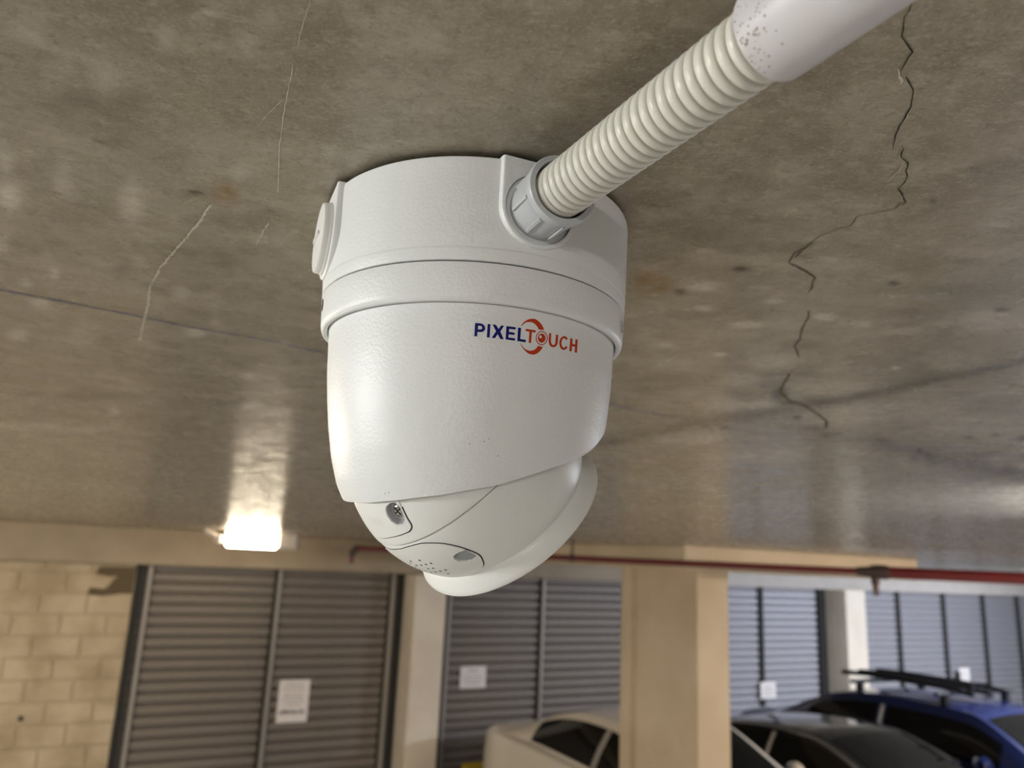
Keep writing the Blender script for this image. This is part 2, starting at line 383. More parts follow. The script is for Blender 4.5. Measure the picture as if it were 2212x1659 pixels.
    band(Dk, [zc(*p) for p in [(1130, 1200), (1330, 1225), (1400, 1250), (1520, 1275), (1640, 1310), (1760, 1335), (1930, 1375), (2050, 1405)]], 8, .45)
    band(Dk, [zc(*p) for p in [(990, 290), (860, 290), (700, 325), (540, 295)]], 4, .3)
    V = np.stack([P[:, 0], P[:, 1], H + dz], 1)
    i = np.arange(nx - 1)[None] + nx * np.arange(ny - 1)[:, None]; i = i.ravel()
    Fc = np.stack([i, i + nx, i + nx + 1, i + 1], 1)        # facing down
    me = bpy.data.meshes.new('ceiling'); me.vertices.add(len(V)); me.vertices.foreach_set('co', V.ravel())
    me.loops.add(Fc.size); me.loops.foreach_set('vertex_index', Fc.ravel()); me.polygons.add(len(Fc)); me.polygons.foreach_set('loop_start', np.arange(len(Fc)) * 4)
    me.update(calc_edges=True); me.validate()
    me.polygons.foreach_set('use_smooth', np.ones(len(Fc), bool))
    at = me.color_attributes.new('wear', 'FLOAT_COLOR', 'POINT')
    at.data.foreach_set('color', np.stack([Lt, Dk, Ye, np.ones(len(P))], 1).ravel().astype(np.float32))
    me.materials.append(M['ceiling'])
    o = bpy.data.objects.new('ceiling', me); col.objects.link(o); tag(o, 'brown grey bare concrete ceiling slab with cracks and scuffs', kind='structure')
    # slab body above the soffit
    b = MB(); b.box(-14, 20, -9, 20, H + .004, H + .25).build('slab_body', M['beam'], o)
    # cracks, scratches and the chalk line: thin strips lying in the soffit
    def strip(name, pts, wpx, mat, jit=.35, drop=.0004, seed=1):
        r = np.random.default_rng(seed); Q = []
        for k, (x, y) in enumerate(pts): Q.append(on_z(x, y, H - drop))
        fine = []
        for a, b_, (xa, ya) in zip(Q[:-1], Q[1:], pts[:-1]):
            L = np.linalg.norm(b_ - a); k = max(2, int(L / .0025)); t = b_ - a; t /= L; nrm = np.array([-t[1], t[0], 0])
            for j in range(k): fine.append((a + (b_ - a) * j / k + nrm * r.normal(0, .0005 * jit), xa, ya))
        fine.append((Q[-1], *pts[-1]))
        V = []; Fq = []
        for k, (p, xa, ya) in enumerate(fine):
            q = fine[min(k + 1, len(fine) - 1)][0] - fine[max(k - 1, 0)][0]; q /= np.linalg.norm(q) + 1e-9; nrm = np.array([-q[1], q[0], 0])
            dep = (p - EYE) @ FW; wd = wpx * dep / F * (0.55 + .9 * r.random() if jit else 1) * .5
            if k in (0, len(fine) - 1) and jit: wd *= .2
            V += [p + nrm * wd, p - nrm * wd]
            if k: Fq.append((2 * k - 2, 2 * k - 1, 2 * k + 1, 2 * k))
        return mesh_obj(name, V, Fq, mat, o)
    z3 = lambda L: [(1060 + x * .425, y * .425) for x, y in L]
    strip('crack', z3([(2190, -40), (2140, 20), (2105, 90), (2090, 185), (2145, 265), (2105, 320), (2080, 370)]), 2.6, M['crack'], seed=1)
    strip('crack', z3([(2108, 390), (2130, 430), (2150, 490), (2135, 545), (2105, 600), (2080, 640), (2055, 690), (2045, 760)]), 2.4, M['crack'], seed=2)
    strip('crack', z3([(2095, 740), (2085, 800), (2120, 830), (2108, 870), (2122, 910), (2070, 960), (2095, 1000), (2110, 1030), (2090, 1045)]), 2.2, M['crack'], seed=3)
    strip('crack', z3([(2100, 820), (2080, 870), (2040, 895), (2015, 930)]), 1.8, M['crack_light'], seed=4)
    strip('crack_lip', z3([(2066, 350), (2075, 385), (2095, 410), (2082, 430)]), 5, M['crack_light'], seed=5)
    strip('crack_lip', z3([(2140, 540), (2110, 600), (2072, 650)]), 1.6, M['crack_light'], seed=6)
    strip('crack', [zc(*p) for p in [(1440, 78), (1400, 115), (1300, 135), (1220, 150), (1190, 195), (1130, 210), (1030, 250), (1010, 270)]], 2.0, M['crack_faint'], seed=7)
    strip('crack', [zc(*p) for p in [(1010, 270), (990, 290), (920, 325), (895, 375)]], 3.0, M['crack_faint'], seed=8)
    strip('crack', [zc(*p) for p in [(895, 375), (960, 405), (1015, 440), (1005, 490), (985, 520)]], 3.4, M['crack_faint'], seed=9)
    strip('crack', [zc(*p) for p in [(985, 600), (990, 630), (955, 690), (945, 740), (920, 770), (945, 825)]], 3.2, M['crack_faint'], seed=10)
    strip('crack', [zc(*p) for p in [(900, 900), (875, 940), (850, 990), (900, 1035), (970, 1055), (1030, 1095), (1075, 1130), (1070, 1160)]], 5, M['crack_faint'], seed=11)
    strip('crack', z3([(1540, 1315), (1570, 1285), (1640, 1225)]), 2.0, M['crack'], seed=12)
    strip('scratch', [z8(*p) for p in [(1012, -5), (985, 90), (965, 170)]], 1.6, M['crack_light'], .2, seed=13)
    strip('scratch', [z8(*p) for p in [(955, 200), (945, 260), (925, 370), (910, 480), (905, 630)]], 1.8, M['crack_light'], .15, seed=14)
    strip('scratch', [z8(*p) for p in [(925, 320), (850, 395)]], 1.0, M['crack_light'], .15, seed=15)
    strip('healed_crack', [z8(*p) for p in [(690, 665), (640, 735), (575, 810), (520, 875)]], 4.5, M['crack_light'], .5, seed=16)
    strip('healed_crack', [z8(*p) for p in [(520, 875), (490, 930), (480, 1000), (465, 1060), (455, 1110)]], 4.0, M['crack_light'], .5, seed=17)
    strip('healed_crack', [z8(*p) for p in [(875, 725), (850, 770), (835, 800)]], 2.4, M['crack_light'], .5, seed=18)
    ch = [z8(*p) for p in [(-60, 935), (0, 945), (160, 975), (420, 1025), (600, 1062), (850, 1105), (940, 1125), (1060, 1150)]]
    strip('chalk_line', ch, 9, M['chalk'], .5, .0002, seed=19)
    strip('chalk_line', [zc(*p) for p in [(-40, 1020), (150, 1075), (360, 1110)]], 6, M['chalk'], .5, .0002, seed=20)
    return o
build_ceiling()

# ------------------------------------------------------------------ the rest of the shell
o = mesh_obj('floor', [(-14, -9, 0), (20, -9, 0), (20, 20, 0), (-14, 20, 0)], [(0, 1, 2, 3)], M['floor']); tag(o, 'grey concrete car park floor', kind='structure')
o = MB().box(-6, .36, WC + .016, WC + .30, 0, H).box(.36, 20, WC + .10, WC + .30, 0, H).build('wall_back', M['mortar']); wall_frame(o); tag(o, 'concrete block wall at the far side of the car park', kind='structure')
wall_back = o
# wall_back local frame is the wall frame, so blocks are laid in s, n, z
block_me = None
k = 0
for r_ in range(13):
    z0 = .0 + r_ * .2; z1 = min(z0 + .19, LINTEL + .02)
    if z1 - z0 < .06: continue
    s = .36 - (.2 if r_ % 2 else .0)
    segs = ([(.165, .36)] if r_ % 2 else []) + [(s - .4 * (j + 1) + .005, s - .4 * j - .005) for j in range(9)]
    for a, b_ in segs:
        full = abs((b_ - a) - .39) < .002 and abs(z1 - z0 - .19) < .002
        if full and block_me:
            ob = bpy.data.objects.new('block', block_me); col.objects.link(ob); ob.parent = wall_back
        else:
            w2, h2 = (b_ - a) / 2, (z1 - z0) / 2
            ob = MB().bbox(-w2, w2, -.05, .06, -h2, h2, .008).build('block', M['block'], wall_back)
            if full: block_me = ob.data
        ob.location = ((a + b_) / 2, WC + .05 + rng.normal(0, .0012), (z0 + z1) / 2)
        k += 1
r0 = ray(45, 1552); q0 = EYE + r0 * ((WC - EYE @ Nn) / (r0 @ Nn))
MB().lathe([(0, .0), (.018, .0), (.024, .004)], (q0 @ D, WC - .003, q0[2]), (0, -1, 0), 14).build('chipped_hole', M['rail_dark'], wall_back)
# mortar infill smeared over the blocks beside the shutter
infill = [(.02, 2.45), (.0, 2.38), (.12, 2.36), (.20, 2.37), (.15, 2.30), (.10, 2.24), (-.04, 2.25), (-.04, 2.18), (.08, 2.17), (.2, 2.19), (.24, 2.2), (.35, 2.2), (.352, 2.455)]
M['infill'] = principled('dark_mortar_patch', srgb(96, 82, 60), .9, bump=(60, .4, .004))
V, Fc = patch(infill, [], lambda u, v, off: (u, WC - off, v), .006, .02, .06); mesh_obj('mortar_patch', V, Fc, M['infill'], wall_back)
wall_frame(tag(MB().box(.36, 20, WC + .03, WC + .09, 0, LINTEL + .1).build('recess_shade', M['rail_dark']), 'dark sheet painted as shade behind the roller shutters', kind='structure'))  # added dark sheet standing in for the shade between slats

o = MB().bbox(-6, 20, WC - .22, WC + .12, LINTEL, H + .0, .01).build('beam_back', M['beam']); wall_frame(o); tag(o, 'long concrete lintel beam over the roller shutters', kind='structure')
o = MB().bbox(7.4, 20, WC - .26, WC - .22, LINTEL - .01, LINTEL + .19, .004).build('trim_1', M['lintel']); wall_frame(o); tag(o, 'pale painted strip along the lintel over the right hand shutters', kind='structure')
for k, (a, b_) in enumerate([(3.25, 3.64), (6.98, 7.4), (10.466, 10.93), (17.1, 17.5)]):
    o = MB().bbox(a, b_, WC - .36, WC + .06, 0, LINTEL, .012).build('pilaster', M['pilaster']); wall_frame(o)
    tag(o, ['narrow pale pilaster left of the camera tip, between the dark shutters', 'pale pilaster hidden behind the tan column', 'pale pilaster between the right hand bluish shutters', 'pale pilaster at the far right end'][k], kind='structure')
# blade column with drop beam
b = MB(); s0, s1, n0, n1 = 3.42, 3.69, 3.70, 4.46
ring_ = [(s0, n0), (s1, n0), (s1, n1), (s0 - .045, n1), (s0 - .045, n1 - .12), (s0, n1 - .12)]
bv = []
for i, p in enumerate(ring_):
    bv.append(p)
b.add([(x, y, z) for z in (0, H - .16) for x, y in bv], [tuple(range(len(bv))), tuple(range(len(bv), 2 * len(bv)))[::-1]] + [(i, (i + 1) % len(bv), len(bv) + (i + 1) % len(bv), len(bv) + i) for i in range(len(bv))])
o = b.build('column', M['column']); wall_frame(o); tag(o, 'tan concrete blade column in front of the white car', kind='structure')
o = MB().bbox(3.25, 5.60, 3.62, 6.6, H - .16, H, .008).build('drop_beam', M['column']); wall_frame(o); tag(o, 'shallow tan drop panel over the blade column', kind='structure')
# the space behind the photographer
o = MB().box(-14, 20, -9.2, -9, 0, H).build('wall_front', M['wall_paint']); tag(o, 'pale wall behind the viewer', kind='structure')
o = MB().box(-14.2, -14, -9, 20, 0, H).build('wall_left', M['wall_paint']); tag(o, 'pale wall at the left end', kind='structure')

o = MB().box(20, 20.2, -9, 20, 0, H).build('wall_right', M['wall_paint']); tag(o, 'pale wall at the far right end', kind='structure')

# ------------------------------------------------------------------ roller shutters
PITCH_S = .107
def slat_mesh(wd, mat):
    prof = [(.026, -.0535), (.026, -.034), (-.010, -.030), (-.0135, -.020), (-.015, .0), (-.0145, .024), (-.011, .040), (.004, .048), (.026, .0535)]
    V = [(x, y, z) for x in (-wd / 2, wd / 2) for y, z in prof]; n = len(prof)
    me = bpy.data.meshes.new('slat'); me.from_pydata(V, [], [(i, i + 1, n + i + 1, n + i) for i in range(n - 1)]); me.update()
    me.polygons.foreach_set('use_smooth', [True] * len(me.polygons)); me.materials.append(mat); return me
slat_cache = {}
def shutter(a, b_, label, lead=False, last=False, pale=False):
    t = thing('roller_shutter', label, 'shutter', sn(a, WC, 0), THETA, 'grey roller shutters along the far wall')
    wd = b_ - a; over = .06 if lead else 0
    key = (round(wd + over, 3), pale); sl = M['slat_lit'] if pale else M['slat']; rl_ = M['rail_dark'] if pale else M['rail']
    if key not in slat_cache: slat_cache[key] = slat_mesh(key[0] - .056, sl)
    nsl = int((LINTEL + .03) / PITCH_S)
    for i in range(nsl):
        ob = bpy.data.objects.new('slat', slat_cache[key]); col.objects.link(ob); ob.parent = t
        ob.location = ((wd - over - .054) / 2, 0, .06 + PITCH_S * (i + .5))
    MB().box(.024, wd - .053, -.02, .02, 0, .06).build('bottom_bar', M['rail'], t)
    r1 = MB().bbox(-.022, .022, -.055, .025, 0, LINTEL + .01, .004); r1.build('guide_rail', rl_, t)
    MB().box(-.05, -.022, -.035, .02, 0, LINTEL + .01).build('rail_seal', M['rail_dark'], t)
    MB().box(.022, .034, -.03, .02, 0, LINTEL + .01).build('rail_seal', M['rail_dark'], t)
    if last:
        MB().bbox(wd - .022, wd + .022, -.055, .025, 0, LINTEL + .01, .004).build('guide_rail', rl_, t)
        MB().box(wd + .022, wd + .11, -.03, .02, 0, LINTEL + .01).build('rail_seal', M['rail_dark'], t)
    return t
shutter(.49, 1.79, 'brownish grey roller shutter nearest the block wall, below the lit lamp', lead=True)
shutter(1.79, 3.10, 'brownish grey roller shutter with a tall paper notice, left of the narrow pilaster', last=True)
shutter(3.83, 5.14, 'dark grey roller shutter right of the narrow pilaster, with a square notice')
shutter(5.14, 6.86, 'dark grey roller shutter above the white car roof, left of the tan column', last=True)
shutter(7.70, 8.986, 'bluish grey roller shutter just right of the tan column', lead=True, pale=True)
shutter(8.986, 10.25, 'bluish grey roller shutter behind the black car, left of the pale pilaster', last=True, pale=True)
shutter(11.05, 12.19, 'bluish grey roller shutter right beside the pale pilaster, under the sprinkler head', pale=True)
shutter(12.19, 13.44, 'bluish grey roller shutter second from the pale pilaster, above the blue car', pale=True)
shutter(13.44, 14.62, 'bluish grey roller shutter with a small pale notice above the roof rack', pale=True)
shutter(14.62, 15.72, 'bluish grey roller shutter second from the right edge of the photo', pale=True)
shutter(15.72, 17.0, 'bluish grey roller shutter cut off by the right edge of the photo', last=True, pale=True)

# paper notices
def notice(s0, s1, z0, z1, label, rows, out=.020):
    t = thing('notice', label, 'notice', sn((s0 + s1) / 2, WC - out, z0), THETA, 'paper notices on the shutters')
    w2 = (s1 - s0) / 2; h = z1 - z0
    MB().bbox(-w2, w2, -.002, .002, 0, h, .0008).build('sheet', M['paper'], t)
    for zr, hr, wr, mat, nb in rows:
        b = MB(); x = -w2 * wr
        r = random.Random(int(zr * 1000) + int(s0 * 100))
        cw = 2 * w2 * wr / nb
        for i in range(nb):
            ww = cw * (.45 + .35 * r.random()); hh = h * hr * (.6 + .4 * r.random())
            b.box(x, x + ww, -.0028, -.0022, h * zr, h * zr + hh); x += cw
        b.build('print_line', M[mat], t)
notice(1.905, 2.235, .905, 1.335, 'tall white paper notice with a dark printed line near its foot', [(.86, .05, .6, 'ink_grey', 9), (.76, .05, .7, 'ink_grey', 12), (.60, .06, .6, 'ink_grey', 9), (.50, .05, .7, 'ink_grey', 11), (.40, .05, .5, 'ink_grey', 8), (.20, .11, .82, 'ink', 9)])
notice(4.03, 4.375, 1.18, 1.43, 'square white paper notice on the dark shutter left of the white car', [(.74, .12, .4, 'ink_grey', 4), (.50, .08, .7, 'ink_grey', 9), (.34, .08, .7, 'ink_grey', 8), (.18, .08, .6, 'ink_grey', 8)])
notice(8.90, 9.21, .88, 1.115, 'white paper notice on the rail just above the black car roof', [(.62, .12, .5, 'ink_grey', 5), (.40, .10, .6, 'ink_grey', 6), (.2, .08, .5, 'ink_grey', 6)], .060)
notice(13.76, 14.05, .94, 1.20, 'small pale paper notice above the blue car roof rack', [(.62, .12, .5, 'ink_grey', 4), (.36, .10, .5, 'ink_grey', 5)])
t = thing('lock_box', 'small dark lock box beside the pale notice over the roof rack', 'lock box', sn(13.66, WC - .05, .98), THETA)
MB().bbox(-.04, .04, -.03, .033, 0, .16, .008).build('body', M['rail_dark'], t); MB().lathe([(0, -.04), (.012, -.04), (.014, -.03)], (0, 0, .06), (0, 1, 0), 16).build('keyhole', M['steel'], t)
t = thing('guard_rail', 'low yellow guard rail against the shutters behind the white car', 'guard rail', sn(4.75, WC - .22, 0), THETA)
MB().bbox(-.72, .72, -.05, .05, .22, .40, .02).build('rail', M['yellow'], t)
for x in (-.55, .55):
    MB().bbox(x - .04, x + .04, -.035, .035, .01, .23, .008).build('post', M['yellow'], t); MB().bbox(x - .09, x + .09, -.08, .08, 0, .012, .003).build('base_plate', M['steel'], t)

# ------------------------------------------------------------------ luminaires
def batten(name, label, loc, rotz, length, mat, group=None, drop=.06):
    """ceiling batten: steel spine with a wrap-around diffuser"""
    t = thing(name, label, 'ceiling light', loc, rotz, group)
    MB().bbox(-length / 2, length / 2, -.035, .035, -.03, 0, .004).build('spine', M['housing'], t)
    b = MB(); n = 14; prof = [(.062 * math.cos(a), -.03 - drop * math.sin(a)) for a in np.linspace(0, math.pi, n)]
    b.add([(x, y, z) for x in (-length / 2 + .02, length / 2 - .02) for y, z in prof], [(i + 1, i, n + i, n + i + 1) for i in range(n - 1)]); b.build('diffuser', mat, t, True)
    for sx in (-1, 1):
        b = MB(); x0 = sx * (length / 2 - .02); x1 = sx * length / 2; pe = [(.065 * math.cos(a), -.028 - (drop + .004) * math.sin(a)) for a in np.linspace(0, math.pi, n)]
        b.add([(x, y, z) for x in (x0, x1) for y, z in pe], [(i, i + 1, n + i + 1, n + i) for i in range(n - 1)] + [tuple(range(n, 2 * n))]); b.build('end_cap', M['housing'], t)
    return t
# lit bulkhead lamp on the far side, in view
P = at_depth(545, 1165, 6.75)
t = thing('bulkhead_light', 'lit rectangular bulkhead lamp glowing warm under the ceiling', 'ceiling light', (P[0], P[1], H), THETA - .33)
MB().bbox(-.215, .215, -.075, .075, -.150, -.004, .022).build('diffuser', M['lamp_warm'], t)
MB().bbox(-.225, .225, -.06, .06, -.012, 0, .003).build('back_plate', M['housing'], t)
MB().bbox(.222, .40, -.07, .07, -.150, 0, .02).build('battery_housing', M['housing'], t)
MB().lathe([(0, -.078), (.03, -.078), (.034, -.07), (.034, 0)], (-.275, 0, -.085), (0, 1, 0), 20).build('sensor_eye', M['housing'], t)
MB().tube([(-.275, 0, -.085), (-.33, 0, -.05), (-.40, 0, -.02)], .022, 10).build('cable_sleeve', M['housing'], t)
# cool batten outside the right edge
C = on_z(2480, 1088, H)
G_ = 'ceiling battens outside the view'
batten('batten_light', 'cool white batten luminaire on the ceiling right of the view', (C[0], C[1], H), math.atan2(C[1] - EYE[1], C[0] - EYE[0]), .62, M['lamp_near'], G_)
batten('batten_light', 'neutral white batten luminaire left of the viewer', (-2.8, -.5, H), 1.5, 1.2, M['lamp_key'], G_)
for k_, (x, y, r_, mt_, lb) in enumerate([(*sn(9.0, 3.4, 0)[:2], THETA, 'lamp_cool', 'cool batten luminaire over the parked cars at right'), (*sn(13.2, 4.6, 0)[:2], THETA, 'lamp_cool', 'cool batten luminaire at the far right of the bays'), (4.4, 2.5, .4, 'fill_mid', 'added warm fill batten in the aisle at right'),
        (-.6, -3.6, .2, 'fill_aisle', 'added fill batten in the aisle behind the viewer'), (3.4, -4.6, .2, 'fill_dim', 'added fill batten behind the viewer at right'), (-4.6, -4.2, .2, 'fill_aisle', 'added fill batten behind the viewer at left'),
        (-5.6, 3.4, .5, 'fill_left', 'added fill batten lighting the block wall from the left'), (-3.3, 2.5, .5, 'fill_warm_side', 'added warm fill batten left of the view over the aisle'), (-7.5, -.2, .5, 'fill_aisle', 'added fill batten at the far left of the aisle'), (0.2, -7.2, .2, 'fill_aisle', 'added fill batten near the wall behind the viewer'), (7.5, -3.2, .2, 'fill_dim', 'added fill batten far behind at right')]):
    batten('batten_light', lb, (x, y, H - .002), r_, 1.2, M[mt_], G_)  # all but the cool pair are fill lamps added for brightness

# ------------------------------------------------------------------ red sprinkler pipe
pa, pb, pc, pd = at_depth(775, 1189, 5.2), at_depth(1446, 1210, 4.7), at_depth(1890, 1235, 4.4), at_depth(3600, 1318, 3.6)
pz = H - .117
for q in (pa, pb, pc, pd): q[2] = pz
pb = pa + (pc - pa) * .6
t = thing('sprinkler_pipe', 'thin dark red sprinkler pipe hung below the ceiling', 'pipe', tuple(pc)); o0 = pc.copy()
rel = lambda q: tuple(np.array(q) - o0)
MB().tube([rel(pa), rel(pc)], .018, 16).build('branch_pipe', M['red'], t, True, 40)
dirp = (pa - pc) / np.linalg.norm(pa - pc); dirm = (pd - pc) / np.linalg.norm(pd - pc)
MB().tube([rel(pc), rel(pd)], .033, 18).build('main_pipe', M['red'], t, True, 40)
b = MB(); b.tube([rel(pc + dirp * .10), rel(pc + dirp * .085), rel(pc + dirp * .03), rel(pc + dirp * .01), rel(pc + dirm * .05), rel(pc + dirm * .07)], [.022, .025, .030, .040, .042, .038], 18); b.build('reducing_tee', M['pipe_dark'], t, True, 40)
b = MB(); b.tube([rel(pc + [0, 0, -.02]), rel(pc + [0, 0, -.070])], .024, 14); b.build('drop_nipple', M['pipe_dark'], t, True, 40)
hd = MB().lathe([(0, -.066), (.017, -.066), (.017, -.092), (.011, -.096), (.011, -.112), (.005, -.114), (.005, -.126), (.019, -.128), (.019, -.132), (0, -.133)], (0, 0, 0), seg=18).build('sprinkler_head', M['brass'], t, True, 40)
for sx in (-1, 1): MB().tube([(sx * .012, 0, -.096), (sx * .020, 0, -.108), (sx * .014, 0, -.121), (sx * .004, 0, -.127)], .003, 8).build('frame_arm', M['brass'], hd)
b = MB(); el = [rel(pa + dirp * (.05 * math.sin(a)) + np.array([0, 0, -.05 * (1 - math.cos(a))])) for a in np.linspace(0, math.pi / 2, 8)]; b.tube(el, .024, 14); b.build('elbow', M['pipe_dark'], t, True, 40)
e_ = pa + dirp * .05 + np.array([0, 0, -.05]); MB().tube([rel(e_), rel(e_ + [0, 0, -.05])], .016, 12).build('drop_nipple', M['red'], t, True, 40)
for f_ in (.22, .58):
    q = at_depth(1237, 1193, 4.86) if f_ == .58 else pa + (pc - pa) * .22
    # nearest point on the pipe
    tt = ((q - pa) @ (pc - pa)) / ((pc - pa) @ (pc - pa)); q = pa + (pc - pa) * tt
    b = MB(); b.tube([rel((q[0], q[1], pz + .02)), rel((q[0], q[1], H))], .007, 10); b.lathe([(.019, -.012), (.024, -.012), (.024, .012), (.019, .012)], rel(q), dirp, 18); b.build('hanger', M['pipe_dark'], t)

# ------------------------------------------------------------------ security camera (local z = 0 at the ceiling)
BC = np.array([0, 0, -.104]); RB = .048
AZ, EL = math.radians(43), math.radians(-40)
LENS = np.array([math.cos(EL) * math.cos(AZ), math.cos(EL) * math.sin(AZ), math.sin(EL)])
E1 = np.array([-math.cos(AZ), -math.sin(AZ), 0]); E2 = np.array([0, 0, 1.0]); E3 = np.cross(E1, E2)
cctv = thing('security_camera', 'white dome security camera with round junction box screwed to the ceiling', 'security camera', (0, 0, H))
# -- junction box
box = MB(); box.lathe([(.050, 0.0), (.050, -.0022), (.0640, -.0022), (.0650, -.0030), (.0652, -.0045), (.0648, -.028), (.06455, -.0362), (.0645, -.0372), (.0641, -.03745), (.0641, -.0376), (.0644, -.0378), (.0644, -.0383), (.0642, -.0416), (.0641, -.0420), (.0637, -.04225), (.058, -.04225)], seg=192)
jb = box.build('junction_box', M['plastic'], cctv, True, 30)
PADC, PADR, PADD = -.0205, .0150, .0658
def pad_frame(az):
    a = math.radians(az); nx = np.array([math.cos(a), math.sin(a), 0]); return nx, np.array([-math.sin(a), math.cos(a), 0])
def pad(az, holes, name='entry_boss', PADD=PADD, PADR=PADR):
    nx, tx = pad_frame(az)
    out = [(PADR, -.0022), (PADR, PADC)] + [(PADR * math.cos(a), PADC - PADR * math.sin(a)) for a in np.linspace(0, math.pi, 25)[1:-1]] + [(-PADR, PADC), (-PADR, -.0022)]
    def fm(u, v, off):
        k = 1.0
        return nx * off + tx * u + np.array([0, 0, v])
    # front face slightly inset with a rounded edge: three stacked loops
    V, Fc = patch([(u * .945, (v - PADC) * .96 + PADC if v < PADC else v) for u, v in out], holes, fm, PADD, 0, .004)
    b = MB(); b.add(V, Fc)
    loops = [(.945, .96, PADD), (.975, .982, PADD - .0002), (.995, .996, PADD - .0008), (1.0, 1.0, PADD - .0018), (1.03, 1.03, PADD - .0060), (1.06, 1.06, PADD - .012)]
    R2 = resample(out, .0015, True); rows = []
    for su, sv, dpt in loops: rows.append([fm(u * su, (v - PADC) * sv + PADC if v < PADC else v, dpt) for u, v in R2])
    n = len(R2); VV = [p for row in rows for p in row]
    FF = [(i * n + k, i * n + (k + 1) % n, (i + 1) * n + (k + 1) % n, (i + 1) * n + k) for i in range(len(rows) - 1) for k in range(n)]
    b.add(VV, FF)
    if holes:
        hr = resample(holes[0], .0012); n = len(hr)
        ring = lambda k, dd: [fm(u * k, (v - PADC) * k + PADC, dd) for u, v in hr]
        b.add(ring(1, PADD) + ring(.985, PADD - .0004), [(k, (k + 1) % n, n + (k + 1) % n, n + k) for k in range(n)])
        MB().add(ring(.985, PADD - .0004) + ring(.97, PADD - .009), [(k, (k + 1) % n, n + (k + 1) % n, n + k) for k in range(n)]).build('entry_hole_shade', M['hole_shade'], cctv, True)
    return b.build(name, M['plastic'], cctv, True, 35)
circ = lambda r: [(r * math.cos(a), PADC + r * math.sin(a)) for a in np.linspace(0, 2 * math.pi, 49)[:-1]]
CPAD = -69
pad(CPAD, [circ(.0135)])
for az, PD, kr in ((-159, .0653, 1.0), (21, .0636, .84), (111, .0636, .84)):
    bs = pad(az, [], PADD=PD, PADR=.0168 * kr)
    nx, tx = pad_frame(az); c0 = nx * PD + np.array([0, 0, PADC])
    pl = MB().lathe([(r * kr, h * (1 if kr == 1 else .45)) for r, h in [(.0148, -.001), (.0148, .0008), (.0144, .0012), (.0144, .0028), (.0140, .0034), (.0120, .0036), (.0, .0040)]], tuple(c0), tuple(nx), 56).build('blanking_plug', M['plastic_smooth'], cctv, True, 35)
    MB().box(-.006, .006, -.0008, .0008, -.0004, .0006).build('coin_slot', M['plastic_smooth'], pl).matrix_local = Matrix.Translation(Vector(c0 + nx * .0040 * (1 if kr == 1 else .45))) @ Matrix((tuple(tx) + (0,), (0, 0, 1, 0), tuple(nx) + (0,), (0, 0, 0, 1))).transposed()
nx, tx = pad_frame(CPAD)
MB().lathe([(0, 0), (.0128, 0)], tuple(nx * (PADD - .0085) + np.array([0, 0, PADC])), tuple(nx), 40).build('entry_hole_floor', M['gap'], cctv)
# -- base ring
rg = MB(); rg.lathe([(.058, -.0427), (.0635, -.0427), (.0640, -.0429), (.0641, -.0434), (.0639, -.0480), (.0636, -.0536), (.0634, -.0552), (.0630, -.0562), (.0623, -.0568), (.0614, -.0569), (.0609, -.0566), (.0607, -.0558), (.0606, -.050)], seg=192)
rg.build('base_ring', M['plastic'], cctv, True, 30)
MB().lathe([(.0626, -.0430), (.0626, -.0421)], seg=96).build('seam_gap_shade', M['gap'], cctv)
# slot in the ring on the left
def ring_disc(name, az, z, ra, rz, mat, r=.0641, parent=cctv):
    V = [((r) * np.array([math.cos(math.radians(az)), math.sin(math.radians(az)), 0]) + np.array([0, 0, z]))]
    for k in range(28):
        a = 2 * math.pi * k / 28; az2 = math.radians(az) + ra * math.cos(a) / r; V.append(np.array([r * math.cos(az2), r * math.sin(az2), z + rz * math.sin(a)]))
    return mesh_obj(name, V, [(0, 1 + k, 1 + (k + 1) % 28) for k in range(28)], mat, parent)
ring_disc('set_screw_hole', -161.0, -.0468, .0022, .0036, M['gap'], .0640)
ring_disc('set_screw', -160.6, -.0474, .0012, .0022, M['steel'], .06415)
# printed round mark on the ring at the right
def ring_stroke(b, pts, wd, az0, z0, r=.06395):
    P = [(p[0], p[1]) for p in pts]
    for (a, c) in zip(P[:-1], P[1:]):
        t_ = np.array(c) - np.array(a); L = np.linalg.norm(t_); t_ /= L; nn = np.array([-t_[1], t_[0]]) * wd / 2
        q = [np.array(a) - nn, np.array(c) - nn, np.array(c) + nn, np.array(a) + nn]
        b.add([(r * math.cos(az0 + u / r), r * math.sin(az0 + u / r), z0 + v) for u, v in q], [(0, 1, 2, 3)])
b = MB(); A0 = math.radians(-17)
ring_stroke(b, [(.0040 * math.cos(a), .0040 * math.sin(a)) for a in np.linspace(0, 2 * math.pi, 33)], .0006, A0, -.0475)
ring_stroke(b, [(.0012 * math.cos(a), -.0006 + .0011 * math.sin(a)) for a in np.linspace(0, 2 * math.pi, 17)], .0006, A0, -.0475)
ring_stroke(b, [(.0013, .0006), (.0013, -.0020)], .0006, A0, -.0475); ring_stroke(b, [(-.0003, .0022), (.0006, .0022)], .0009, A0, -.0475)
b.build('round_mark', M['logo_grey'], cctv)
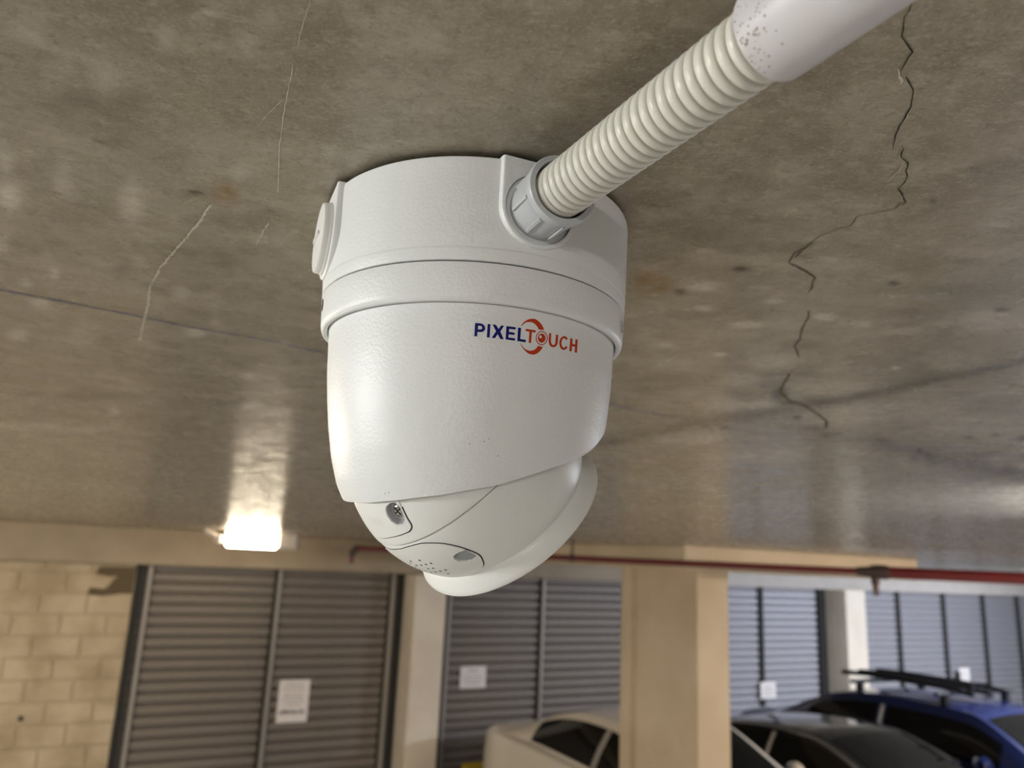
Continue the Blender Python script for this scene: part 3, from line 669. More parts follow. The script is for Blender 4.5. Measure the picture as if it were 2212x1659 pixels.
# -- dome shroud
SP = np.array([(-.050, .0588), (-.0536, .0603), (-.0555, .0601), (-.060, .05985), (-.0725, .0592), (-.083, .0582), (-.0952, .0566), (-.1075, .0543), (-.118, .0512), (-.1244, .0479), (-.1262, .0467), (-.131, .043)])
def shroud_r(z): return float(np.interp(-z, -SP[:, 0], SP[:, 1]))
_sz = np.linspace(-.0536, -.130, 200); _sr = np.array([shroud_r(z) for z in _sz])
for _ in range(14): _sr[1:-1] = (_sr[:-2] + 2 * _sr[1:-1] + _sr[2:]) / 4
def shroud_s(z): return float(np.interp(-z, -_sz, _sr))
RIM = [(0, -.1258), (20, -.1249), (40, -.1228), (62, -.1187), (77.6, -.1134), (92, -.1082), (99, -.1058), (102, -.1046), (107.5, -.1022), (112.7, -.0997), (116.6, -.0972), (121, -.0945), (130, -.0905), (145, -.0865), (165, -.0840), (180, -.0835)]
def rim_z(az):
    ph = abs((math.degrees(az) + 137 + 180) % 360 - 180); return float(np.interp(ph, [q[0] for q in RIM], [q[1] for q in RIM]))
rz_ = np.array([rim_z(2 * math.pi * k / 240) for k in range(240)])
for _ in range(3): rz_ = (np.roll(rz_, 1) + 2 * rz_ + np.roll(rz_, -1)) / 4
SEG = 240; rows = []
for j in range(53):
    row = []
    for k in range(SEG):
        a = 2 * math.pi * k / SEG
        if j <= 44:
            z = -.0500 + (rz_[k] + .0500) * (j / 44); r = shroud_s(z) if z < -.0536 else .0603
        elif j <= 47:       # rounded lip
            q = (j - 44) / 3; z = rz_[k] - .0006 * math.sin(q * math.pi); r = shroud_s(rz_[k]) - .0012 * q
        else:
            z = rz_[k] + .020 * (j - 47) / 5; r = shroud_s(min(z, -.055)) - .0012 - .0006 * (j - 47) / 5
        row.append((r * math.cos(a), r * math.sin(a), z))
    rows.append(row)
V = [p for r in rows for p in r]; Fc = [(j * SEG + k, j * SEG + (k + 1) % SEG, (j + 1) * SEG + (k + 1) % SEG, (j + 1) * SEG + k) for j in range(52) for k in range(SEG)]
shroud = mesh_obj('dome_shroud', V, Fc, M['plastic'], cctv, True, 40)
MB().lathe([(.0600, -.0520), (.0612, -.0520)], seg=96).build('shroud_gap_shade', M['gap'], cctv)
# -- logo print, laid on the shroud
EYEL = EYE - np.array([0, 0, H])
def on_shroud(px, py, off):
    d_ = ray(px, py); d_ = d_ / np.linalg.norm(d_); lo = None; t0 = .18
    for t_ in np.linspace(.18, .34, 161):
        q = EYEL + d_ * t_
        if math.hypot(q[0], q[1]) < shroud_s(q[2]): lo = t_; break
    if lo is None: lo = .34
    a, b_ = lo - .001, lo
    for _ in range(24):
        mid = (a + b_) / 2; q = EYEL + d_ * mid
        if math.hypot(q[0], q[1]) < shroud_s(q[2]): b_ = mid
        else: a = mid
    q = EYEL + d_ * b_; h = math.hypot(q[0], q[1]); return np.array([q[0] * (1 + off / h), q[1] * (1 + off / h), q[2]])
LG = lambda p: (1000 + p[0] * .12658, 660 + p[1] * .12658)
def logo_poly(name, poly, mat, parent, holes=()):
    V, Fc = patch([LG(p) for p in poly], [[LG(p) for p in h] for h in holes], lambda u, v, off: on_shroud(u, v, off), .00012, .00010, 5.0)
    return mesh_obj(name, V, Fc, mat, parent)
def stroke(pts, wd):
    P = [np.array(p, float) for p in pts]; Lp = []; Rp = []
    for i in range(len(P)):
        t_ = P[min(i + 1, len(P) - 1)] - P[max(i - 1, 0)]; t_ /= np.linalg.norm(t_); nn = np.array([-t_[1], t_[0]])
        if 0 < i < len(P) - 1:
            t1 = P[i] - P[i - 1]; t1 /= np.linalg.norm(t1); k = 1 / max(.5, abs(nn @ np.array([-t1[1], t1[0]])))
        else: k = 1
        Lp.append(tuple(P[i] + nn * wd / 2 * k)); Rp.append(tuple(P[i] - nn * wd / 2 * k))
    return Lp + Rp[::-1]
def arc(cx, cy, rx, ry, a0, a1, n=14, rot=0.0):
    out = []
    for a in np.radians(np.linspace(a0, a1, n)):
        x, y = rx * math.cos(a), ry * math.sin(a); out.append((cx + x * math.cos(rot) - y * math.sin(rot), cy + x * math.sin(rot) + y * math.cos(rot)))
    return out
BLU, RED = M['logo_blue'], M['logo_red']
logo_poly('letter_p', [(208, 300), (290, 304), (335, 318), (365, 345), (380, 385), (372, 420), (345, 445), (300, 455), (248, 450), (240, 527), (195, 524)], BLU, shroud, [[(258, 345), (292, 346), (318, 354), (331, 380), (324, 402), (300, 411), (253, 409)]])
logo_poly('letter_i', [(424, 316), (468, 320), (455, 547), (407, 541)], BLU, shroud)
logo_poly('letter_x', [(506, 324), (560, 330), (610, 402), (650, 343), (700, 346), (637, 445), (694, 578), (636, 570), (593, 488), (545, 557), (491, 550), (565, 440)], BLU, shroud)
logo_poly('letter_e', [(742, 352), (900, 372), (896, 410), (788, 397), (784, 452), (882, 466), (876, 503), (780, 490), (774, 547), (888, 562), (884, 600), (728, 577)], BLU, shroud)
logo_poly('letter_l', [(941, 378), (990, 385), (976, 574), (1072, 588), (1068, 627), (928, 606)], BLU, shroud)
logo_poly('letter_t', [(1075, 398), (1240, 426), (1235, 462), (1176, 452), (1160, 640), (1121, 634), (1134, 446), (1070, 436)], RED, shroud)
logo_poly('letter_o', arc(1343, 557, 101, 119, 0, 360, 33)[:-1], RED, shroud, [arc(1343, 557, 89, 106, 0, 360, 29)[:-1]])
logo_poly('eye_pupil', arc(1343, 557, 64, 78, 0, 360, 29)[:-1], RED, shroud, [arc(1322, 534, 24, 26, 0, 360, 15)[:-1]])
logo_poly('letter_u', stroke([(1487, 474)] + [(1480, 600)] + arc(1541, 620, 58, 74, 170, 20, 9) + [(1604, 500)], 36), RED, shroud)
logo_poly('letter_c', stroke(arc(1722, 640, 60, 100, -38, -322, 22, .03), 34), RED, shroud)
logo_poly('letter_h', [(1832, 560), (1866, 566), (1862, 655), (1915, 666), (1920, 578), (1955, 584), (1942, 806), (1906, 800), (1912, 704), (1858, 692), (1851, 784), (1816, 778)], RED, shroud)
top_o = catmull([(988, 358), (1020, 305), (1060, 268), (1120, 236), (1190, 226), (1250, 240), (1310, 290), (1355, 350), (1382, 416)], 4)
top_i = catmull([(1296, 412), (1270, 365), (1230, 318), (1190, 292), (1150, 281), (1100, 283), (1060, 297), (1020, 330), (992, 357)], 4)
logo_poly('logo_arc', top_o + top_i, RED, shroud)
bot_o = catmull([(978, 646), (1005, 700), (1050, 760), (1110, 815), (1160, 833), (1210, 838), (1270, 815), (1320, 770), (1362, 712)], 4)
bot_i = catmull([(1284, 688), (1250, 730), (1215, 758), (1180, 769), (1140, 772), (1090, 760), (1045, 732), (1010, 690), (982, 645)], 4)
logo_poly('logo_arc', bot_o + bot_i, RED, shroud)
for x, y in [(1014, 959), (1046, 954), (1056, 948), (1076, 985), (840, 1064), (832, 1066)]:
    q = on_shroud(x, y, .0001); d_ = np.array([q[0], q[1], 0]); d_ /= np.linalg.norm(d_)
    MB().lathe([(0, .0001), (.00015, .00005), (.0002, 0)], tuple(q), tuple(d_), 8).build('dust_speck', M['dust'], shroud)

# -- eyeball: two shells about the seam axis
SA = np.array([.6605, .4534, -.5985]); SA /= np.linalg.norm(SA); SEAM = math.radians(93.0)
def AB(a, b_, off=0.0, r=RB):
    a, b_ = math.radians(a), math.radians(b_)
    return BC + (r + off) * (math.cos(a) * (math.cos(b_) * E1 + math.sin(b_) * E2) + math.sin(a) * E3)
def to_ab(p):
    q = (np.array(p) - BC); q = q / np.linalg.norm(q); return math.degrees(math.asin(max(-1, min(1, q @ E3)))), math.degrees(math.atan2(q @ E2, q @ E1))
HOLE_S = [(-5.9, -30.8), (-5.7, -33.4), (-6.6, -36.2), (-9.0, -38.2), (-12.2, -38.2), (-14.6, -36.2), (-15.0, -32.6), (-14.6, -29.4), (-12.8, -27.6), (-10.0, -27.6), (-7.2, -28.9)]
HOLE_R = [(-22.8, -64.1), (-21.7, -66.4), (-22.2, -69.0), (-24.5, -71.2), (-27.1, -72.6), (-30.6, -72.6), (-31.0, -68.7), (-30.2, -63.6), (-27.0, -62.9), (-24.4, -63.2)]
def grow(poly, k):
    c = np.mean(poly, 0); return [tuple(c + (np.array(p) - c) * k) for p in poly]
def revolve_ball(name, prof, mat):
    b = MB(); b.lathe([(r * math.sin(t_), r * math.cos(t_)) for t_, r in prof], tuple(BC), tuple(SA), 288)
    gs, gr = grow(HOLE_S, 1.08), grow(HOLE_R, 1.06); keep = []
    for f in b.F:
        c = np.mean([b.V[i] for i in f], 0); ab = to_ab(c)
        if inside(ab, gs) or inside(ab, gr): continue
        keep.append(f)
    b.F = keep; return b.build(name, mat, cctv, True, 30)
front = [(SEAM - math.radians(x), RB - y) for x, y in ((.9, .0016), (.55, .0010), (.5, .0006), (.7, .00015), (1.3, 0))] + [(t_, RB) for t_ in np.radians(np.linspace(91, 40, 70))]
rear = [(SEAM + math.radians(x), RB + y) for x, y in ((-.5, -.0016), (-.15, -.0008), (-.1, -.0001), (.15, .00025), (.6, .0003))] + [(t_, RB + .0003) for t_ in np.radians(np.linspace(94.5, 178, 90))]
ball_f = revolve_ball('eyeball_front', front, M['plastic_smooth']); ball_r = revolve_ball('eyeball_rear', rear, M['plastic_smooth'])
MB().lathe([((RB - .0013) * math.sin(SEAM + x), (RB - .0013) * math.cos(SEAM + x)) for x in (-.02, .02)], tuple(BC), tuple(SA), 96).build('seam_line', M['gap'], cctv)
# screw cover plate (mirrored about the lens plane) with a gap line round it
half = [(0, -44.4), (-5.9, -43.6), (-10.5, -42.8), (-13.3, -42.2), (-15.3, -40.9), (-16.0, -39.2), (-15.7, -35.8), (-15.4, -30.1), (-14.8, -26.2), (-14.4, -20)]
left_ = [(3.7, -45.0), (9.0, -45.8), (14.0, -46.3), (18.0, -46.2), (20.0, -44.6), (20.6, -42.0), (20.0, -36), (19.2, -28), (18.6, -20)]
plate_o = half + left_[::-1]
RR = RB + .0003
cover_plate = mesh_obj('screw_cover', *patch(plate_o, [HOLE_S], lambda u, v, off: AB(u, v, off, RR), .00035, .0006, 1.2), M['plastic_smooth'], cctv)
gap_o = half[1:-1]
def ab_strip(name, pts, wd, off, mat, r=RB, parent=cctv):
    P = catmull(pts, 5); V = []; Fq = []
    for i, p in enumerate(P):
        t_ = np.array(P[min(i + 1, len(P) - 1)]) - np.array(P[max(i - 1, 0)]); t_ /= np.linalg.norm(t_); nn = np.array([-t_[1], t_[0]]) * wd / 2
        V += [AB(*(np.array(p) + nn), off, r), AB(*(np.array(p) - nn), off, r)]
        if i: Fq.append((2 * i - 2, 2 * i - 1, 2 * i + 1, 2 * i))
    return mesh_obj(name, V, Fq, mat, parent)
ab_strip('cover_gap', [(-p[0] * -1.02, p[1] - .25) if p[1] < -41 else (p[0] * 1.025, p[1]) for p in half[:-2]], .55, .00006, M['gap'], RR)
ab_strip('cover_gap', [(0, -44.65)] + [(a * 1.02, b_ - .25) if b_ < -41 else (a * 1.025, b_) for a, b_ in left_], .55, .00006, M['gap'], RR)
# embossed characters on the cover
for pts in [[(7.6, -34.0), (7.6, -37.4)], [(4.9, -34.2), (4.9, -37.5)], [(7.6, -35.6), (4.9, -35.8)], [(8.4, -37.3), (4.2, -37.6)], [(3.6, -34.4), (0.4, -34.6)], [(3.8, -36.0), (.1, -36.2)], [(2.9, -34.4), (3.0, -37.5)], [(1.2, -34.6), (1.2, -37.8)], [(10.4, -33.2), (10.9, -37.2)]]:
    ab_strip('embossed_mark', pts, .42, .00055, M['plastic_smooth'], RR, cover_plate)
# screw in its recess
def cup(name, hole, depth, mat, r, parent=cctv, tilt=0.0):
    c = np.mean(hole, 0); rows = []
    for k, dpt in ((1.02, .0004), (1.0, 0.0), (.97, -depth * .5), (.9, -depth * .92), (.7, -depth), (.35, -depth), (.02, -depth)):
        rows.append([AB(*(c + (np.array(p) - c) * k), dpt + (tilt * (p[0] - c[0]) * .0001 if dpt < -.0001 else 0), r) for p in catmull(hole, 5, True)])
    n = len(rows[0]); V = [p for q in rows for p in q]
    return mesh_obj(name, V, [(i * n + k, i * n + (k + 1) % n, (i + 1) * n + (k + 1) % n, (i + 1) * n + k) for i in range(6) for k in range(n)], mat, parent, True, 50)
for sgn in (1, -1):
    hs = [(sgn * a, b_) for a, b_ in HOLE_S]
    if sgn < 0: continue
    cp = cup('screw_recess', hs, .0026, M['recess'], RR)
sc = AB(-11.6, -32.2, -.0025, RR); sn_ = (AB(-11.6, -32.4, 1.0, RR) - AB(-11.6, -32.4, 0, RR))
scr = MB().lathe([(.0026, 0), (.0027, .0008), (.0024, .0014), (.0015, .0018), (0, .0020)], tuple(sc), tuple(sn_), 32).build('screw', M['steel'], cctv, True, 40)
u_ = np.cross(sn_, E2); u_ /= np.linalg.norm(u_); v_ = np.cross(sn_, u_)
for da in (.6, .6 + math.pi / 2):
    ax_ = math.cos(da) * u_ + math.sin(da) * v_; bx_ = np.cross(sn_, ax_); c0 = sc + sn_ * .0019
    MB().add([c0 + ax_ * a * .0017 + bx_ * b_ * .00028 + sn_ * h for h in (-.0006, .00012) for a, b_ in ((-1, -1), (1, -1), (1, 1), (-1, 1))], [(0, 1, 2, 3), (4, 5, 6, 7), (0, 1, 5, 4), (1, 2, 6, 5), (2, 3, 7, 6), (3, 0, 4, 7)]).build('cross_slot', M['gap'], scr)
# oval cover with finger recess and sound holes
oh = [(0, -52.4), (-4.6, -51.3), (-12.6, -50.4), (-17.5, -51.0), (-23.3, -53.5), (-27.1, -57.0), (-30.0, -62.0), (-31.7, -68.5), (-31.5, -73.3), (-28.8, -78.6), (-26.2, -81.5), (-22.4, -83.3), (-17.7, -84.2), (-9.8, -84.6), (0, -84.6)]
ol = [(0, -52.4), (4.1, -53.0), (11.7, -54.7), (17.0, -55.8), (22.5, -58.0), (27.0, -62.0), (30.0, -67.0), (31.5, -73.3), (28.8, -78.6), (26.2, -81.5), (22.4, -83.3), (17.7, -84.2), (9.8, -84.6), (0, -84.6)]
oval = oh + ol[-2:0:-1]
oval_s = catmull(oval, 4, True)
oc = mesh_obj('microphone_cover', *patch(grow(oval_s, .988), [HOLE_R], lambda u, v, off: AB(u, v, off), .0004, .0008, 1.6), M['plastic_smooth'], cctv)
ab_strip('cover_gap', oh, .55, .00008, M['gap']); ab_strip('cover_gap', ol, .55, .00008, M['gap'])
cup('finger_recess', HOLE_R, .0019, M['recess'], RB)
b = MB()
for a, b_ in [(-5.2, -60.5), (2.2, -61.4), (-9.6, -63.8), (-5.8, -64.2), (-2.0, -64.7), (2.2, -65.3), (-6.5, -68.2), (-2.9, -68.5), (-11.3, -71.7), (-7.5, -71.9), (-3.5, -72.6), (-.2, -72.9), (-8.4, -76.1), (5.4, -64.0), (6.4, -68.2), (4.0, -72.6), (7.8, -71.8)]:
    c0 = AB(a, b_, .00044); nn = c0 - BC; nn /= np.linalg.norm(nn); b.lathe([(0, 0), (.00052, 0)], tuple(c0), tuple(nn), 12)
o = b.build('sound_holes', M['gap'], oc); tag(o, kind='stuff')
# collar and lens face
cl = MB().lathe([(.0398, .0262), (.0404, .0266), (.0413, .0281), (.0424, .0303), (.0431, .0320), (.0436, .0334), (.0435, .0341), (.0428, .0346), (.0400, .0346), (.0392, .0338), (.0390, .0300)], tuple(BC), tuple(LENS), 160).build('lens_collar', M['plastic_smooth'], cctv, True, 30)
MB().lathe([(.0391, .0312), (.0200, .0318), (0, .0320)], tuple(BC), tuple(LENS), 64).build('face_glass', M['black_glass'], cctv, True)
MB().lathe([(.0150, .0318), (.0150, .0335), (.0135, .0338), (.0125, .0330), (.010, .0328), (0, .0345)], tuple(BC), tuple(LENS), 48).build('lens', M['black_glass'], cctv, True, 40)

# ------------------------------------------------------------------ flexible conduit, its gland nut and the rigid pipe
P0 = nx * (PADD - .0065) + np.array([0, 0, PADC]); a_n = math.radians(-68); DN = np.array([math.cos(a_n), math.sin(a_n), .0]); NF = P0 + DN * .0245
fc = thing('flexible_conduit', 'ribbed cream flexible conduit plugged into the junction box', 'conduit', tuple(NF + [0, 0, H]))
rl = lambda p: tuple(np.array(p) - NF)
nut = MB().lathe([(.0108, 0), (.0110, .0035), (.0114, .0070), (.0112, .0076), (.0114, .0190), (.0121, .0205), (.0126, .0215), (.0127, .0238), (.0124, .0245), (.0106, .0246), (.0103, .0240), (.0102, .0150)], rl(P0), tuple(DN), 72).build('gland_nut', M['nut'], fc, True, 35)
un = np.cross(DN, (0, 0, 1.0)); un /= np.linalg.norm(un); vn = np.cross(DN, un)
for k in range(8):
    a = 2 * math.pi * (k + .35) / 8; rad = math.cos(a) * un + math.sin(a) * vn; tg = np.cross(DN, rad)
    V = [np.array(rl(P0)) + DN * h + rad * r + tg * s_ for h in (.0080, .0195) for r, s_ in ((.0108, -.0007), (.0121, -.0005), (.0121, .0005), (.0108, .0007))]
    mesh_obj('grip_rib', V, [(0, 1, 5, 4), (1, 2, 6, 5), (2, 3, 7, 6), (0, 3, 2, 1), (4, 5, 6, 7)], M['nut'], nut)
a = 2 * math.pi * .30; rad = math.cos(a) * un + math.sin(a) * vn
MB().lathe([(0, -.0106), (.0098, -.0106)], (0, 0, 0), tuple(DN), 40).build('nut_throat', M['gap'], fc)
a_c = math.radians(-64.3); DC = np.array([math.cos(a_c), math.sin(a_c), -.012]); DC /= np.linalg.norm(DC)
prof = []; NR, PT, RC = 29, .00376, .0096; h0 = -.010
for i in range(NR):
    for f_, dr in ((0, -.0026), (.06, -.0025), (.09, -.0010), (.15, -.00045), (.26, -.00012), (.42, 0), (.58, 0), (.74, -.00012), (.85, -.00045), (.91, -.0010), (.94, -.0025)): prof.append((RC + dr, h0 + PT * (i + f_)))
MB().lathe(prof, (0, 0, 0), tuple(DC), 72).build('corrugated_hose', M['conduit'], fc, True, 60)
LEN = h0 + PT * NR
# rigid conduit pipe sleeved over the hose
S0 = NF + DC * (LEN - .0062)
rp = thing('rigid_conduit', 'pale grey rigid conduit pipe sleeved over the ribbed hose', 'conduit', tuple(S0 + [0, 0, H]))
pipe = MB().lathe([(.0100, .002), (.0101, 0), (.0112, .0002), (.0116, .0010), (.0117, .003), (.0117, .30)], (0, 0, 0), tuple(DC), 72).build('pipe_socket', M['pvc'], rp, True, 40)
gb = MB(); u2 = np.cross(DC, (0, 0, 1.0)); u2 /= np.linalg.norm(u2); v2 = np.cross(DC, u2)
for k in range(70):
    a = math.radians(rng.normal(125, 28)); hh = abs(rng.normal(0, .0045)) + .0012; rad = math.cos(a) * -v2 + math.sin(a) * u2; q = .00012 + .00022 * rng.random()
    gb.lathe([(0, .00005), (q * .7, .00003), (q, 0)], tuple(DC * hh + rad * .0117), tuple(rad), 7)
tag(gb.build('grime_spots', M['dust'], pipe), kind='stuff')
MB().lathe([(.0126, 0), (.0142, .0), (.0142, .010), (.0126, .010)], tuple(DC * .24), tuple(DC), 40).build('saddle_clip', M['pvc'], rp, True, 40)

# ------------------------------------------------------------------ cars
def car_paint(name, c, metal=.0, rough=.3): return principled(name, c, rough, metal=metal, coat=.8)
M['glass_dark'] = principled('tinted_car_glass', srgb(8, 9, 10), .05, spec=.5)
M['tyre'] = principled('tyre_rubber', srgb(24, 24, 25), .8); M['alloy'] = principled('alloy_wheel', srgb(170, 170, 174), .3, metal=.9)
M['trim_black'] = principled('black_trim', srgb(18, 18, 20), .45); M['chrome'] = principled('chrome_strip', srgb(205, 205, 208), .12, metal=1.0)
M['lens_red'] = principled('tail_light_red', srgb(120, 16, 18), .2); M['lens_clear'] = principled('head_light_lens', srgb(205, 208, 212), .1)
def make_car(name, label, paint, tail_n, s_near, W, body, topl, belt, wins, rack=False, chrome=False, roofmat=None):
    """local x forward from the tail, y to the car's left, z up; near (right) side at local y = -W/2. body: (x, deck height, half width factor)"""
    ctr = sn(s_near + W / 2, tail_n, 0); hd = THETA - math.pi / 2
    t = thing(name, label, 'car', tuple(ctr), hd, 'parked cars')
    hw = W / 2; bs = np.array(catmull(body, 6)); NB = len(bs)
    def section(i):
        x, zt, k = bs[i]; wv = hw * k; zl = .22
        half_ = [(0.0, zl), (wv * .86, zl), (wv * .965, zl + .10), (wv * 1.0, .48), (wv * .995, min(.66, zt - .10)), (wv * .965, zt - .045), (wv * .90, zt - .008), (wv * .6, zt + .018), (0.0, zt + .028)]
        return [(x, y, z) for y, z in half_] + [(x, -y, z) for y, z in half_[-2:0:-1]]
    S = [section(i) for i in range(NB)]; m_ = len(S[0]); V = [p for q in S for p in q]
    Fc = [(i * m_ + k, (i + 1) * m_ + k, (i + 1) * m_ + (k + 1) % m_, i * m_ + (k + 1) % m_) for i in range(NB - 1) for k in range(m_)] + [tuple(range(m_)), tuple((NB - 1) * m_ + k for k in range(m_))[::-1]]
    bodyo = mesh_obj('body_shell', V, Fc, paint, t, True, 35)
    # cabin
    T = np.array(catmull(topl, 10)); nT = len(T)          # (x, z, half width) along rear glass, roof, windscreen
    beltz = lambda x: float(np.interp(x, [q[0] for q in belt], [q[1] for q in belt])); bw = hw * .945
    def roof_pt(i, j, off=0.0):
        x, z, wv = T[i]; d_ = T[min(i + 1, nT - 1)] - T[max(i - 1, 0)]; nrm = np.array([-d_[1], 0, d_[0]]); nrm /= np.linalg.norm(nrm) + 1e-9
        return np.array([x, wv * j, z + .035 * (1 - j * j)]) + nrm * off
    def side_pt(i, v, sg, off=0.0):
        x, z, wv = T[i]; zb = min(beltz(x), z); y = wv + (bw - wv) * v + .02 * math.sin(math.pi * v)
        return np.array([x, sg * (y + off), z + (zb - z) * v + off * .35])
    V = []; Fc = []; NJ = 10
    for i in range(nT):
        for j in range(NJ + 1): V.append(roof_pt(i, -1 + 2 * j / NJ))
    for i in range(nT - 1):
        for j in range(NJ): Fc.append((i * (NJ + 1) + j, (i + 1) * (NJ + 1) + j, (i + 1) * (NJ + 1) + j + 1, i * (NJ + 1) + j + 1))
    for sg in (-1, 1):
        k0 = len(V)
        for i in range(nT):
            for v in range(6): V.append(side_pt(i, v / 5, sg))
        for i in range(nT - 1):
            for v in range(5): Fc.append((k0 + i * 6 + v, k0 + (i + 1) * 6 + v, k0 + (i + 1) * 6 + v + 1, k0 + i * 6 + v + 1))
    cab = mesh_obj('roof_and_pillars', V, Fc, roofmat or paint, t, True, 60)
    def grid(name, fn, nu, nv, mat, par): return mesh_obj(name, [fn(u, v) for u in range(nu) for v in range(nv)], [(u * nv + v, (u + 1) * nv + v, (u + 1) * nv + v + 1, u * nv + v + 1) for u in range(nu - 1) for v in range(nv - 1)], mat, par, True)
    ix = lambda x, lo, hi: lo + int(np.argmin(np.abs(T[lo:hi, 0] - x)))
    iR0, iR1, iF0, iF1 = ix(wins['rear'][0], 0, nT), ix(wins['rear'][1], 0, nT), ix(wins['front'][0], 0, nT), ix(wins['front'][1], 0, nT)
    grid('rear_window', lambda u, v: roof_pt(iR0 + u, -.86 + 1.72 * v / 8, .006), iR1 - iR0 + 1, 9, M['glass_dark'], t)
    grid('windscreen', lambda u, v: roof_pt(iF0 + u, -.90 + 1.80 * v / 8, .006), iF1 - iF0 + 1, 9, M['glass_dark'], t)
    for sg in (-1, 1):
        for a, b_ in wins['side']:
            ia, ib = ix(a, 0, nT), ix(b_, 0, nT)
            g = grid('side_window', lambda u, v: side_pt(ia + u, wins['v0'] + (.93 - wins['v0']) * v / 6, sg, .006), ib - ia + 1, 7, M['glass_dark'], t)
        if chrome:
            ia, ib = ix(wins['side'][0][0] - .05, 0, nT), ix(wins['side'][-1][1] + .12, 0, nT)
            MB().tube([side_pt(i, wins['v0'] * .45, sg, .010) for i in range(ia, ib + 1)], .020, 8).build('window_trim', M['chrome'], t, True)
        for a in wins['pillar']:
            i = ix(a, 0, nT); MB().tube([side_pt(i, v, sg, .002) for v in np.linspace(wins['v0'], .94, 6)], .022, 6).build('pillar_trim', M['rail'], t, True)
        # mirror
        mx_ = wins['mirror']; zb = beltz(mx_) + .06; b = MB(); 
        P_ = [(mx_ + .02, sg * (bw + .02), zb - .02), (mx_ + .04, sg * (bw + .08), zb), (mx_ + .03, sg * (bw + .12), zb + .03), (mx_ + .02, sg * (bw + .16), zb + .02)]
        b.tube(P_, [.025, .05, .075, .05], 10); mo = b.build('wing_mirror', paint, t, True, 60)
        mo_g = MB().lathe([(0, 0), (.05, 0)], (mx_ - .046, sg * (bw + .12), zb + .03), (1, 0, 0), 16).build('mirror_glass', M['alloy'], mo)
    L = body[-1][0]
    for x in (.85, L - .88):
        for sg in (-1, 1):
            ty = MB().lathe([(.20, -.10), (.30, -.105), (.325, -.08), (.33, 0), (.325, .08), (.30, .105), (.20, .10)], (x, sg * (hw - .11), .33), (0, sg, 0), 32).build('tyre', M['tyre'], t, True, 40)
            rm = MB().lathe([(0, .075), (.05, .085), (.07, .07), (.19, .08), (.205, .10)], (x, sg * (hw - .11), .33), (0, sg, 0), 32).build('wheel_rim', M['alloy'], t, True, 40)
            for k in range(5):
                a = 2 * math.pi * k / 5; MB().tube([(x + .04 * math.cos(a), sg * (hw - .11 + .09), .33 + .04 * math.sin(a)), (x + .19 * math.cos(a), sg * (hw - .11 + .10), .33 + .19 * math.sin(a))], .02, 6).build('spoke', M['alloy'], rm)
    for sg in (-1, 1):
        tz = wins['tail_z']
        # lamps wrap the body corners: patches of the flank section pushed out
        def flank(i, k, off): p = np.array(S[i][k]); return (p[0] + (-off if i < 4 else off), p[1] + sg * off * np.sign(1), p[2])
        kk = [4, 5, 6] if sg > 0 else [m_ - 4, m_ - 5, m_ - 6]
        grid('tail_light', lambda u, v: flank(u, kk[v], .006), 5, 3, M['lens_red'], t)
        grid('head_light', lambda u, v: flank(NB - 5 + u, kk[v], .006), 5, 3, M['lens_clear'], t)
    MB().bbox(-.012, .03, -.26, .26, .50, .61, .004).build('number_plate', M['paper'], t); MB().bbox(L - .03, L + .012, -.26, .26, .42, .53, .004).build('number_plate', M['paper'], t)
    if rack:
        for x in (rack[0], rack[1]):
            zc_ = float(np.interp(x, T[:, 0], T[:, 1])) + .10; wv = float(np.interp(x, T[:, 0], T[:, 2]))
            for sg in (-1, 1): MB().bbox(x - .04, x + .04, sg * wv * .93 - .03, sg * wv * .93 + .03, zc_ - .10, zc_ + .02, .01).build('rack_foot', M['trim_black'], t)
            MB().tube([(x, -wv - .10, zc_ + .02), (x, wv + .10, zc_ + .02)], .022, 10).build('cross_bar', M['trim_black'], t, True, 40)
        zc_ = float(np.interp((rack[0] + rack[1]) / 2, T[:, 0], T[:, 1])) + .15
        for y in (-.40, -.10, .22): MB().tube([(rack[0] - .35, y, zc_ - .01), (rack[0], y, zc_ + .01), (rack[1], y, zc_ + .01), (rack[1] + .22, y, zc_ - .02)], .026, 8).build('carrier_rail', M['trim_black'], t, True, 40)
        MB().tube([(rack[1] + .20, -.40, zc_ - .02), (rack[1] + .22, -.40, zc_ + .10)], .03, 8).build('wheel_cradle', M['trim_black'], t, True, 40)
    return t
M['paint_white'] = car_paint('white_car_paint', srgb(238, 228, 212)); M['paint_black'] = car_paint('black_car_paint', srgb(16, 16, 18), rough=.25); M['paint_blue'] = car_paint('blue_car_paint', srgb(10, 26, 70), metal=.0, rough=.3)
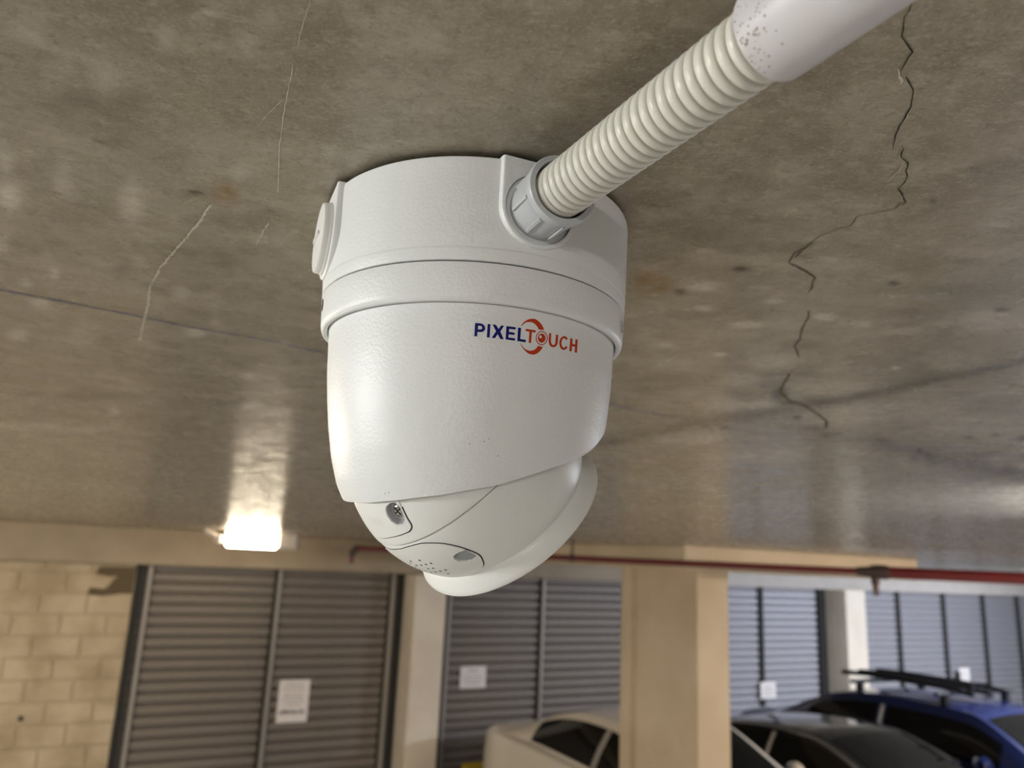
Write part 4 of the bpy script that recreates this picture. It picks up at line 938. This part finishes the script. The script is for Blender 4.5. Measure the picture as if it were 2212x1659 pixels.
make_car('sedan_car', 'white sedan parked behind the tan column', M['paint_white'], 7.78, 3.90, 1.64,
         [(0, .78, .80), (.04, .90, .88), (.15, .955, .95), (.5, .97, 1.0), (1.4, .98, 1.0), (2.3, .965, 1.0), (3.2, .93, 1.0), (3.7, .85, .99), (4.15, .74, .93), (4.35, .62, .82)],
         [(.42, .96, .66), (.85, 1.10, .62), (1.25, 1.25, .57), (1.6, 1.33, .54), (2.0, 1.355, .53), (2.35, 1.34, .535), (2.6, 1.27, .55), (3.0, 1.08, .61), (3.35, .92, .67)],
         [(0, .93), (1.1, .985), (2.5, .95), (3.4, .92)],
         dict(rear=(.55, 1.40), front=(2.45, 3.27), side=[(1.08, 2.12), (2.20, 2.95)], v0=.16, pillar=[2.16], mirror=2.85, tail_z=.8))
make_car('sedan_car', 'black sedan with chrome window trim parked right of the column', M['paint_black'], 7.75, 5.76, 1.62,
         [(0, .74, .82), (.05, .86, .90), (.2, .90, .96), (.7, .92, 1.0), (1.6, .93, 1.0), (2.8, .92, 1.0), (3.5, .90, 1.0), (4.0, .80, .98), (4.35, .70, .92), (4.5, .58, .82)],
         [(.65, .91, .66), (1.1, 1.06, .62), (1.6, 1.19, .57), (2.1, 1.265, .55), (2.5, 1.275, .545), (2.8, 1.25, .55), (3.25, 1.09, .60), (3.6, .89, .67)],
         [(0, .88), (1.2, .93), (2.5, .92), (3.8, .88)],
         dict(rear=(.78, 1.55), front=(2.86, 3.62), side=[(1.25, 1.62), (1.70, 2.22), (2.32, 3.15)], v0=.2, pillar=[1.66, 2.27], mirror=3.05, tail_z=.7), chrome=True)
make_car('hatchback_car', 'blue hatchback with a black roof rack at the right edge', M['paint_blue'], 7.75, 7.62, 1.64,
         [(0, .78, .84), (.05, .92, .92), (.25, .97, .98), (.7, .98, 1.0), (1.6, .98, 1.0), (2.8, .97, 1.0), (3.6, .95, 1.0), (4.1, .88, .98), (4.45, .76, .92), (4.6, .62, .82)],
         [(.55, .97, .70), (.9, 1.14, .66), (1.35, 1.33, .61), (1.8, 1.42, .59), (2.4, 1.445, .58), (2.9, 1.43, .58), (3.15, 1.39, .59), (3.5, 1.21, .63), (3.95, .95, .71)],
         [(0, .94), (1.2, .99), (2.5, .97), (3.9, .94)],
         dict(rear=(.66, 1.3), front=(3.18, 3.86), side=[(1.15, 2.05), (2.15, 3.38)], v0=.2, pillar=[2.1], mirror=3.3, tail_z=.75), rack=(1.75, 2.75))
